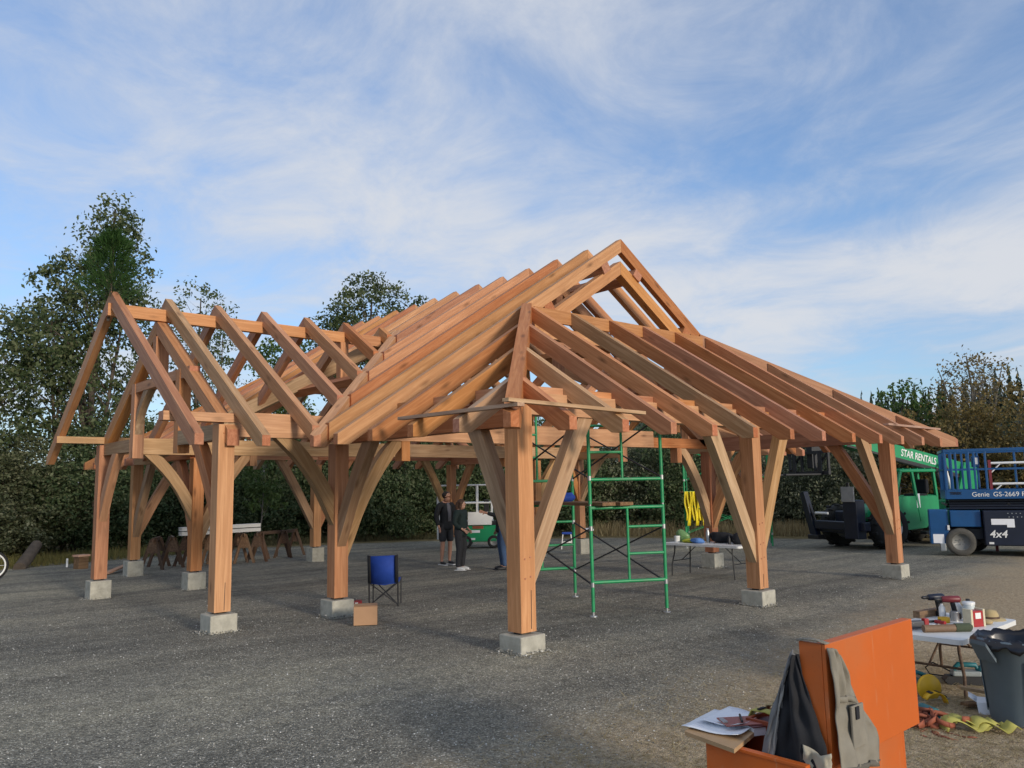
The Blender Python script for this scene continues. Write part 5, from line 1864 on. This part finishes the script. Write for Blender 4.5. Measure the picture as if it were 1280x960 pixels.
MB().tube([(-3.05, .31, 1.5), (-2.9, .31, 2.1)], .04, 8).build('lift_ram', WHITE_PAINT, th)
# carriage and forks at the boom head
hx = bp1.x
MB().bar((hx + .02, -.75, 2.02), (hx + .02, .75, 2.02), .08, .10).build('carriage_bar', STEEL, th)
MB().bar((hx + .02, -.75, 2.56), (hx + .02, .75, 2.56), .08, .08).build('carriage_bar', STEEL, th)
for yy in (-.72, -.25, .25, .72):
    MB().bar((hx + .02, yy, 2.07), (hx + .02, yy, 2.52), .06, .06).build('carriage_post', STEEL, th)
for yy in (-.48, .48):
    MB().bar((hx + .02, yy - .2, 2.08), (hx + .02, yy + .2, 2.51), .04, .04).build('carriage_lattice', STEEL, th)
    MB().box(hx + .07, hx + 1.25, yy - .06, yy + .06, 1.96, 2.005).build('fork', STEEL, th, bevel=.008)
    MB().box(hx + .062, hx + .10, yy - .06, yy + .06, 2.006, 2.54).build('fork_shank', STEEL, th)
MB().prism([(hx - .55, -.1, 3.05), (hx - .12, -.1, 2.15), (hx - .025, -.1, 2.15), (hx - .025, -.1, 3.2)], (0, .2, 0)).build('boom_head', STEEL, th, bevel=.015)

# ================================================================== small green lift behind the people
gl = empty('personnel_lift', (10.21, 13.58, gz(10.2, 13.6)), 'small green scissor lift with white guard rails, behind the standing people', 'scissor lift', math.atan2(-.664, .747))
MB().box(-.30, .78, -.35, .35, .20, .70).build('lift_body', GREEN_PAINT, gl, bevel=.03)
MB().box(-.05, .25, -.358, -.351, .48, .56).build('label_plate', PAPER, gl)
MB().box(-.12, .10, -.358, -.351, .26, .32).build('label_plate', PAPER, gl)
MB().box(.02, .36, -.358, -.3505, .60, .69).build('dark_panel', RED_STRAP, gl)
for xx in (-.2, .68):
    for yy in (-.32, .32):
        wheel(gl, (xx, yy, .2), .2, .12, I4, RUBBER, RIM_GREY)
for k in range(3):
    MB().box(-.28, .76, -.25, .25, .705 + .04 * k, .74 + .04 * k).build('scissor_arm', STEEL, gl)
MB().box(-1.08, .68, -.38, .38, .83, .86).build('platform_deck', GALV, gl)
MB().box(-.12, .62, -.395, -.381, .72, 1.12).build('white_panel', WHITE_PAINT, gl, bevel=.006)
for yy in (-.37, .37):
    for z in (1.95, 1.4):
        MB().tube([(-1.06, yy, z), (.62, yy, z)], .026, 7).build('guard_rail', WHITE_PAINT, gl)
    for xx in (-1.06, .16, .62):
        MB().tube([(xx, yy, .86 if xx > -1 else .30), (xx, yy, 1.95)], .026, 7).build('rail_post', WHITE_PAINT, gl)
for z in (1.95, 1.4):
    for xx in (-1.06, .62):
        MB().tube([(xx, -.37, z), (xx, .37, z)], .026, 7).build('end_rail', WHITE_PAINT, gl)
MB().box(.38, .54, -.30, -.12, 1.12, 1.50).build('control_box', BLACK_PL, gl, bevel=.015)


# ================================================================== vegetation
def leaf_quads(c, size, rng, up_bias=.25, aspect=.55):
    n = len(c)
    d = rng.normal(0, 1, (n, 3))
    d /= np.linalg.norm(d, axis=1)[:, None]
    nrm = rng.normal(0, 1, (n, 3)) + np.array([0, 0, up_bias])
    s = np.cross(d, nrm)
    s /= np.linalg.norm(s, axis=1)[:, None] + 1e-9
    L = (size * rng.uniform(.65, 1.35, n))[:, None]
    W = L * aspect * .5
    droop = np.array([0, 0, -.12])
    v = np.stack([c - d * L * .5, c + s * W - d * L * .05, c + d * L * .5 + droop * L, c - s * W - d * L * .05], 1)
    return v.reshape(-1, 3), np.arange(4 * n).reshape(-1, 4)


def clump_points(blobs, nclump, per, spread, rng, shell=.55):
    """leaf positions gathered in clumps towards the outside of the blobs"""
    vol = np.array([b[1][0] * b[1][1] * b[1][2] for b in blobs], float)
    pick = rng.choice(len(blobs), nclump, p=vol / vol.sum())
    cen = []
    for i in pick:
        d = rng.normal(0, 1, 3)
        d /= np.linalg.norm(d)
        r_ = rng.uniform(shell ** 3, 1) ** (1 / 3)
        cen.append(np.array(blobs[i][0]) + d * np.array(blobs[i][1]) * r_)
    cen = np.array(cen)
    k = rng.integers(int(per * .5), int(per * 1.5), nclump)
    pts = np.repeat(cen, k, 0)
    sp = np.repeat(rng.uniform(.5, 1.3, nclump), k)[:, None] * spread
    o_ = rng.normal(0, 1, pts.shape)
    o_ /= np.linalg.norm(o_, axis=1)[:, None]
    o_ *= (rng.uniform(0, 1, len(pts)) ** .45)[:, None]
    pts = pts + o_ * sp * 1.75 * np.array([1, 1, .75])
    return pts, cen


def make_tree(name, label, cat, loc, blobs, nclump, per, spread, size, mat, trunk, limbs, seed, group=None, shell=.55, bark=None, extra=None):
    rng = np.random.default_rng(seed)
    rr = random.Random(seed)
    t = empty(name, loc, label, cat, 0, group)
    pts, cen = clump_points(blobs, nclump, per, spread, rng, shell)
    pts = pts[pts[:, 2] > .02]
    v, q = leaf_quads(pts, size, rng)
    np_mesh('crown', v, q, mat, t)
    mb = MB()
    for (base, top, r0) in trunk:
        base, top = Vector(base), Vector(top)
        path = []
        for i in range(7):
            f = i / 6
            path.append(base.lerp(top, f) + Vector((rr.uniform(-.08, .08), rr.uniform(-.08, .08), 0)) * (0 if i == 0 else 1))
        mb.tube(path, [r0 * (1 - .78 * i / 6) for i in range(7)], 7)
        near = sorted(range(len(cen)), key=lambda i: rr.random())[:limbs]
        for i in near:
            c = Vector(cen[i])
            f = min(.95, max(.25, (c.z - base.z) / max(.1, top.z - base.z) - .18))
            a = base.lerp(top, f)
            m_ = a.lerp(c, .5) + Vector((0, 0, .12 * (c - a).length))
            rl = max(.008, r0 * (1 - .78 * f) * .45)
            mb.tube([a, m_, c], [rl, rl * .6, rl * .2], 5, caps=False)
    mb.build('trunk', bark or BARK, t)
    return t


def arc(phi, r_):
    x, y = 4 + r_ * math.cos(R(phi)), 4 + r_ * math.sin(R(phi))
    return (x, y, gz(x, y) - .03)


L_DARK = m_leaf('dark_leaf', [(.045, .076, .034), (.088, .132, .058), (.135, .175, .078), (.22, .24, .13)], .48)
L_OLIVE = m_leaf('olive_leaf', [(.06, .075, .036), (.11, .13, .065), (.165, .18, .095), (.27, .27, .165)], .4)
L_GREEN = m_leaf('green_leaf', [(.03, .065, .018), (.06, .115, .03), (.10, .16, .04), (.15, .20, .07)], .35)
L_WILLOW = m_leaf('willow_leaf', [(.075, .095, .052), (.15, .17, .095), (.22, .235, .14), (.33, .33, .23)], .45)
L_BROWN = m_leaf('autumn_leaf', [(.10, .082, .036), (.17, .13, .052), (.22, .17, .065), (.27, .18, .055), (.17, .17, .075)], .4)
L_SPARSE = m_leaf('upland_leaf', [(.042, .068, .028), (.082, .118, .046), (.125, .158, .068), (.21, .22, .115)], .45)
TWIG = m_plain('pale_twig', (.20, .18, .15), .9, 0, .2)

# the tall broadleaf tree on the left
make_tree('broadleaf_tree', 'tallest broadleaf tree at the left, rising behind the pine bough on the gable', 'tree', (1.05, 22.9, -.45),
          [((.75, .1, 9.6), (1.35, 1.3, 2.4)), ((-.1, 0, 8.2), (1.7, 1.5, 2.0)), ((-.9, 0, 6.8), (1.6, 1.5, 1.7)), ((.2, .3, 4.8), (2.3, 2.0, 2.2)), ((.85, 0, 11.3), (.75, .7, 1.0)), ((1.5, 0, 7.6), (.9, 1, 1.8))],
          560, 36, .27, .15, L_SPARSE, [((0, 0, 0), (.8, .1, 11.8), .16), ((.25, .3, 0), (1.4, .1, 9.0), .10), ((-.3, 0, 0), (-1.0, .2, 7.5), .10)], 30, 5, None, .2)
make_tree('broadleaf_tree', 'lower broadleaf tree cut off by the left edge of the picture', 'tree', (-1.7, 22.0, -.45),
          [((0, 0, 6.3), (1.9, 1.6, 1.7)), ((-.5, .5, 4.4), (2.1, 1.8, 1.9))], 230, 34, .30, .15, L_SPARSE,
          [((0, 0, 0), (.1, 0, 7.2), .12), ((-.3, .3, 0), (-1, .3, 6), .09)], 18, 6, None, .3)
make_tree('thin_tree', 'thin sparse tree whose top shows between the first gable rafters', 'tree', (5.3, 24.2, -.45),
          [((0, 0, 8.0), (1.7, 1.5, 1.9)), ((.4, 0, 5.6), (1.6, 1.5, 2.0))], 190, 26, .26, .13, L_SPARSE,
          [((0, 0, 0), (.1, 0, 9.4), .10), ((.4, .2, 0), (1, 0, 8), .07)], 22, 7, None, .25)
make_tree('green_tree', 'fresh green tree seen through the rafters of the left gable', 'tree', (8.3, 22.9, -.45),
          [((0, 0, 6.4), (1.5, 1.5, 1.7)), ((-.5, 0, 4.4), (1.7, 1.6, 1.9))], 220, 36, .30, .15, L_GREEN,
          [((0, 0, 0), (0, 0, 7.6), .12)], 14, 8, None, .35)
make_tree('round_tree', 'dense round topped tree rising above the middle of the main roof', 'tree', (11.4, 21.6, -.45),
          [((0, 0, 9.0), (1.75, 1.7, 1.7)), ((-1.4, .6, 8.1), (1.0, 1.0, 1.2)), ((1.9, -1.4, 9.3), (.8, .6, .55)), ((.2, 0, 6.6), (2.2, 2.0, 2.0))], 330, 46, .27, .15, L_SPARSE,
          [((0, 0, 0), (0, 0, 9.6), .17), ((.2, -.2, 3), (1.8, -1.3, 9.2), .07)], 22, 9, None, .4)
make_tree('green_tree', 'small green tree just beyond the right end of the roof slope', 'tree', (22.4, 5.1, -.45),
          [((0, 0, 3.8), (1.0, 1.2, 1.4)), ((.3, .5, 2.3), (1.5, 1.5, 1.7))], 170, 40, .25, .15, L_GREEN,
          [((0, 0, 0), (0, 0, 4.9), .10)], 14, 10, None, .35)
make_tree('bare_tree', 'half bare tree with thin upright twigs behind the brown bushes', 'tree', (23.6, 3.3, -1.05),
          [((0, 0, 5.4), (1.1, 1.35, 1.35))], 150, 10, .20, .12, L_BROWN,
          [((0, 0, 0), (0, 0, 6.6), .10), ((.1, .1, 2), (.5, -.9, 6.3), .06), ((0, 0, 2.5), (-.3, .9, 6.2), .06), ((0, 0, 3), (.2, -.4, 6.5), .05)], 26, 11, None, .2, TWIG)
# autumn bushes on the right
for k, (x, y, rx, h, seed, lb) in enumerate(((22.3, 3.9, 2.0, 4.3, 21, 'brown autumn bush right of the green tree, behind the boom'),
                                             (22.9, 1.8, 2.3, 4.5, 22, 'widest brown autumn bush, above the blue lift'),
                                             (23.0, -.7, 2.3, 4.1, 23, 'brown and olive bush at the right edge above the blue lift'))):
    make_tree('autumn_bush', lb, 'bush', (x, y, -.45), [((0, 0, h * .55), (rx, rx, h * .5)), ((.3, .6, h * .35), (rx * 1.1, rx * 1.1, h * .4))], 460, 48, .28, .105,
              L_BROWN, [((0, 0, 0), (0, 0, h * .8), .07), ((.4, .3, 0), (.9, .8, h * .75), .05), ((-.4, -.3, 0), (-.8, -.9, h * .7), .05)], 14, seed, None, .45)

# hedge of shrubs round the yard: three kinds, copied along the arc
SH = {}
for nm, mat, h, seed, lb, grp, sz in (('shrub', L_OLIVE, 4.4, 31, 'olive grey shrub in the tall hedge at the left of the yard', 'shrubs of the left hedge', .098),
                                      ('shrub', L_DARK, 4.2, 32, 'dark green shrub in the hedge behind the pavilion', 'shrubs of the dark middle hedge', .108),
                                      ('shrub', L_WILLOW, 3.7, 33, 'grey green willow like shrub in the hedge at the right', 'shrubs of the right hedge', .092)):
    SH[mat.name] = make_tree(nm, lb, 'shrub', (0, 0, -50), [((0, 0, h * .5), (1.75, 1.75, h * .5)), ((.5, .3, h * .28), (1.9, 1.9, h * .30)), ((-.4, .2, h * .72), (1.1, 1.1, h * .3))],
                             520, 48, .25, sz, mat, [((0, 0, 0), (.1, 0, h * .85), .05), ((.3, .2, 0), (.8, .5, h * .8), .04), ((-.2, -.3, 0), (-.7, -.6, h * .8), .04)], 12, seed, grp, .5)
first = set()
rs_ = random.Random(17)
row = []
LB = {122: 'olive shrub at the left edge behind the spoked wheel', 113: 'olive shrub behind the leaning log', 105.5: 'olive shrub behind the timber block, below the flying rafter',
      98: 'dark shrub behind the far left gable post', 91: 'dark shrub behind the left group of sawhorses', 84: 'dark shrub behind the white tube stack',
      77: 'dark shrub behind the pale stemmed sapling', 70: 'dark shrub right of the sapling, behind the grey sawhorses', 63: 'dark shrub above the blue camp chair, between two rear posts',
      56: 'dark shrub left of the standing man', 49: 'dark shrub behind the small green lift', 42: 'dark shrub behind the front corner post', 35: 'willow like shrub behind the blue topped step stool',
      28: 'dark shrub framed by the near scaffold', 21: 'willow like shrub behind the yellow slings', 14: 'willow like shrub behind the dry grass, left of the stabiliser leg',
      7: 'willow like shrub behind the telehandler nose', 0: 'willow like shrub behind the telehandler cab'}
for phi, key, hs in ((122, 'olive_leaf', .92), (113, 'olive_leaf', 1.0), (105.5, 'olive_leaf', .9), (98, 'dark_leaf', .85), (91, 'dark_leaf', .95), (84, 'dark_leaf', .88), (77, 'dark_leaf', 1.05),
                     (70, 'dark_leaf', 1.1), (63, 'dark_leaf', 1.0), (56, 'dark_leaf', 1.12), (49, 'dark_leaf', 1.0), (42, 'dark_leaf', 1.05), (35, 'willow_leaf', 1.1), (28, 'dark_leaf', 1.1),
                     (21, 'willow_leaf', 1.12), (14, 'willow_leaf', 1.05), (7, 'willow_leaf', 1.12), (0, 'willow_leaf', 1.0)):
    row.append((phi, 18.4 + rs_.uniform(-.7, .7), key, hs, LB[phi], 'shrubs in the hedge round the yard'))
for phi, key, hs in ((117, 'olive_leaf', .95), (103, 'dark_leaf', .9), (88, 'dark_leaf', .95), (73, 'dark_leaf', 1.2), (60, 'dark_leaf', 1.25), (46, 'dark_leaf', 1.2), (32, 'dark_leaf', 1.15), (17, 'willow_leaf', 1.0)):
    row.append((phi, 21.2, key, hs, 'shrub in the back row of the hedge, mostly hidden by the front row', 'shrubs in the back row of the hedge'))
for phi, r_, key, hs, lb, grp in row:
    src = SH[key]
    if key not in first:
        o = src
        first.add(key)
    else:
        o = copy_tree(src)
    o['label'] = lb
    o['group'] = grp
    o.location = arc(phi, r_)
    o.rotation_euler = (0, 0, rs_.uniform(0, 6.28))
    o.scale = (rs_.uniform(.85, 1.2), rs_.uniform(.85, 1.2), hs * rs_.uniform(.86, 1.12))

make_tree('sapling', 'slim pale stemmed sapling with light green leaves in front of the dark hedge', 'sapling', (4.9, 17.3, -.36),
          [((0, 0, 2.4), (.75, .7, .75)), ((.1, 0, 1.7), (.6, .6, .5))], 60, 26, .17, .12, m_leaf('sapling_leaf', [(.05, .09, .02), (.10, .15, .04), (.15, .19, .07)], .35),
          [((0, 0, 0), (.05, 0, 2.9), .028)], 12, 41, None, .2, TWIG)

# continuous far wood closing the gaps behind the hedge
rng = np.random.default_rng(77)
N = 26000
ph = np.radians(rng.uniform(-34, 140, N))
rr_ = 25 + rng.uniform(0, 4, N)
hh = 5.6 + 1.2 * np.sin(ph * 9) + .8 * np.sin(ph * 23 + 1)
hh = hh * np.interp(ph, [R(-34), R(25), R(40), R(80), R(95), R(140)], [.34, .34, .66, .70, .40, .36])
zz = -.4 + hh * rng.uniform(0, 1, N) ** .8
p_ = np.stack([4 + rr_ * np.cos(ph), 4 + rr_ * np.sin(ph), zz], 1)
v, q = leaf_quads(p_, .42, rng)
tag(np_mesh('far_wood', v, q, L_DARK), 'dark mass of trees closing the view behind the hedge', 'wood', None, 'stuff')

# wooded hill on the right horizon
hx_ = np.linspace(0, 1, 25)
rows = []
for i, r_ in enumerate((110, 150, 190, 240, 320)):
    hgt = (-1, 11, 22, 24, -2)[i]
    rows.append([(-5.7 + r_ * math.cos(a), -6.3 + r_ * math.sin(a), hgt * (.78 + .22 * math.sin(a * 9 + 1)) if hgt > 0 else hgt) for a in np.linspace(R(40), R(-30), 25)])
hill = MB().sheet(rows).build('hill', m_plain('hill_ground', (.035, .05, .025), .95, 0, .3, .05))
tag(hill, kind='structure')
N = 420
az = rng.uniform(R(-28), R(36), N)
rr_ = rng.uniform(150, 205, N)
vv, qq, nb = [], [], 0
for a, r_ in zip(az, rr_):
    base_z = (11 + (r_ - 150) / 40 * 11) * (.78 + .22 * math.sin(a * 9 + 1)) if r_ < 190 else 22 * (.78 + .22 * math.sin(a * 9 + 1))
    H = rng.uniform(5.5, 9.5)
    cx, cy = -5.7 + r_ * math.cos(a), -6.3 + r_ * math.sin(a)
    for k in range(26):
        f = k / 26
        an = rng.uniform(0, 6.283)
        rad = H * .2 * (1 - f) + .12
        z0 = base_z - .6 + H * f
        tip = (cx + rad * math.cos(an), cy + rad * math.sin(an), z0 - .35)
        s_ = rad * .55 + .12
        vv += [(cx, cy, z0 + H * .09), (cx + s_ * math.cos(an + 1.0), cy + s_ * math.sin(an + 1.0), z0 - .1), tip, (cx + s_ * math.cos(an - 1.0), cy + s_ * math.sin(an - 1.0), z0 - .1)]
        qq.append((nb, nb + 1, nb + 2, nb + 3)); nb += 4
L_CON = m_leaf('conifer_leaf', [(.016, .030, .018), (.028, .046, .026), (.040, .058, .030)], .1)
tag(np_mesh('conifer_wood', np.array(vv), np.array(qq), L_CON), 'distant dark conifers along the hill on the right horizon', 'wood', None, 'stuff')


# grasses ---------------------------------------------------------------------
def blades(name, pts, hmin, hmax, wid, lean, mat, label, cat, seed):
    rng = np.random.default_rng(seed)
    n = len(pts)
    a = rng.uniform(0, 6.283, n)
    s = np.stack([np.cos(a), np.sin(a), np.zeros(n)], 1) * wid
    b = rng.uniform(0, 6.283, n)
    L = rng.uniform(hmin, hmax, n)[:, None]
    le = rng.uniform(.1, 1, n)[:, None] * lean
    tip = pts + np.stack([np.cos(b), np.sin(b), np.zeros(n)], 1) * L * le + np.array([0, 0, 1]) * L * np.sqrt(np.maximum(.02, 1 - le ** 2))
    v = np.stack([pts - s, pts + s, tip + s * .25, tip - s * .25], 1).reshape(-1, 3)
    return tag(np_mesh(name, v, np.arange(4 * n).reshape(-1, 4), mat), label, cat, None, 'stuff')


def arc_pts(n, p0, p1, r0, r1, seed):
    rng = np.random.default_rng(seed)
    a = np.radians(rng.uniform(p0, p1, n))
    r_ = rng.uniform(r0, r1, n)
    x, y = 4 + r_ * np.cos(a), 4 + r_ * np.sin(a)
    return np.stack([x, y, np.vectorize(gz)(x, y)], 1)


STRAW = m_leaf('straw', [(.20, .15, .075), (.34, .27, .14), (.46, .38, .21), (.28, .22, .12)], .2)
WEED = m_leaf('weed_blade', [(.10, .10, .03), (.19, .17, .05), (.28, .22, .08), (.10, .12, .035)], .3)
blades('dry_grass', arc_pts(15000, -20, 42, 16.1, 18.2, 1), .15, .62, .008, .6, STRAW, 'tall dry straw coloured grass along the right edge of the yard', 'grass', 2)
blades('weed_grass', arc_pts(9000, 92, 125, 14.3, 17.0, 3), .06, .30, .007, .8, WEED, 'yellow green weeds on the bank at the left edge of the yard', 'grass', 4)
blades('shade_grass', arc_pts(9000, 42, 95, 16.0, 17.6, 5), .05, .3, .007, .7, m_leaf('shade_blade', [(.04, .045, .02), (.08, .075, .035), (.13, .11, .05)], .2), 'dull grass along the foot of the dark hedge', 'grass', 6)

# loose stones and straw in the near part of the yard
rng = np.random.default_rng(5)


def near_pts(n, d0, d1, seed, az0=10, az1=86):
    rng = np.random.default_rng(seed)
    a = np.radians(rng.uniform(az0, az1, n))
    d = d0 + (d1 - d0) * rng.uniform(0, 1, n) ** 1.25
    x, y = -5.71 + d * np.cos(a), -6.34 + d * np.sin(a)
    return np.stack([x, y, np.vectorize(gz)(x, y) + .012 * np.sin(x * 1.7 + y * .6) * np.cos(y * 1.1 - x * .4)], 1)


def stones(name, pts, s0, s1, mat, label, seed):
    rng = np.random.default_rng(seed)
    n = len(pts)
    base = np.array([[1, 0, 0], [0, 1, 0], [-1, 0, 0], [0, -1, 0], [0, 0, .75], [0, 0, -.6]], float)
    tri = np.array([[0, 1, 4], [1, 2, 4], [2, 3, 4], [3, 0, 4], [1, 0, 5], [2, 1, 5], [3, 2, 5], [0, 3, 5]])
    sc = (s0 + (s1 - s0) * rng.uniform(0, 1, n) ** 3)[:, None, None]
    v = base[None] * (1 + rng.uniform(-.35, .35, (n, 6, 3)))
    a = rng.uniform(0, 6.283, n)
    ca, sa = np.cos(a)[:, None], np.sin(a)[:, None]
    v = np.stack([v[:, :, 0] * ca - v[:, :, 1] * sa, v[:, :, 0] * sa + v[:, :, 1] * ca, v[:, :, 2]], -1) * sc
    v = v + pts[:, None, :]
    f = (tri[None] + 6 * np.arange(n)[:, None, None]).reshape(-1, 3)
    return tag(np_mesh(name, v.reshape(-1, 3), f, mat), label, 'gravel', None, 'stuff')


STONE = m_leaf('loose_stone', [(.10, .10, .09), (.18, .178, .16), (.26, .25, .22), (.36, .34, .30), (.22, .215, .195), (.75, .73, .68)], 0.0)
gp = near_pts(80000, 2.4, 15, 8)
gp = gp[(.13 * gp[:, 0] - 2.62 - gp[:, 1] + rng.uniform(-.7, .7, len(gp))) < .1][:48000]
bank = []
for (u, v) in grid:
    k_ = 240 if v < 5 else 90
    side = rng.integers(0, 4, k_)
    al = rng.uniform(-.20, .20, k_)
    out = .172 + np.abs(rng.normal(0, .045, k_))
    bx = np.where(side == 0, al, np.where(side == 1, al, np.where(side == 2, out, -out)))
    by = np.where(side == 0, out, np.where(side == 1, -out, al))
    hz_ = np.maximum(0, .038 - (out - .172) * .45) * rng.uniform(.2, 1, k_)
    bank.append(np.stack([u + bx, v + by, np.vectorize(gz)(u + bx, v + by) + hz_], 1))
stones('footing_gravel', np.concatenate(bank), .006, .017, STONE, 'coarse gravel banked against the concrete footings', 31)
stones('gravel_stones', gp, .003, .010, STONE, 'loose grey stones scattered over the gravel yard', 9)
sp = near_pts(90000, 2.2, 9.5, 12, -8, 62)
edge = .13 * sp[:, 0] - 2.62 - sp[:, 1] + rng.uniform(-.9, .9, len(sp))
sp = sp[edge > -.15][:46000]
pz = sp.copy()
b = rng.uniform(0, 6.283, len(sp))
L = rng.uniform(.03, .11, len(sp))
dx = np.stack([np.cos(b), np.sin(b), rng.uniform(-.05, .28, len(sp))], 1)
sd_ = np.stack([-np.sin(b), np.cos(b), np.zeros(len(sp))], 1) * .0021
pz[:, 2] += .006
v = np.stack([pz - sd_, pz + sd_, pz + dx * L[:, None] + sd_, pz + dx * L[:, None] - sd_], 1).reshape(-1, 3)
tag(np_mesh('straw_litter', v, np.arange(4 * len(sp)).reshape(-1, 4), STRAW), 'dry straw and chips covering the bare ground at the lower right', 'straw', None, 'stuff')
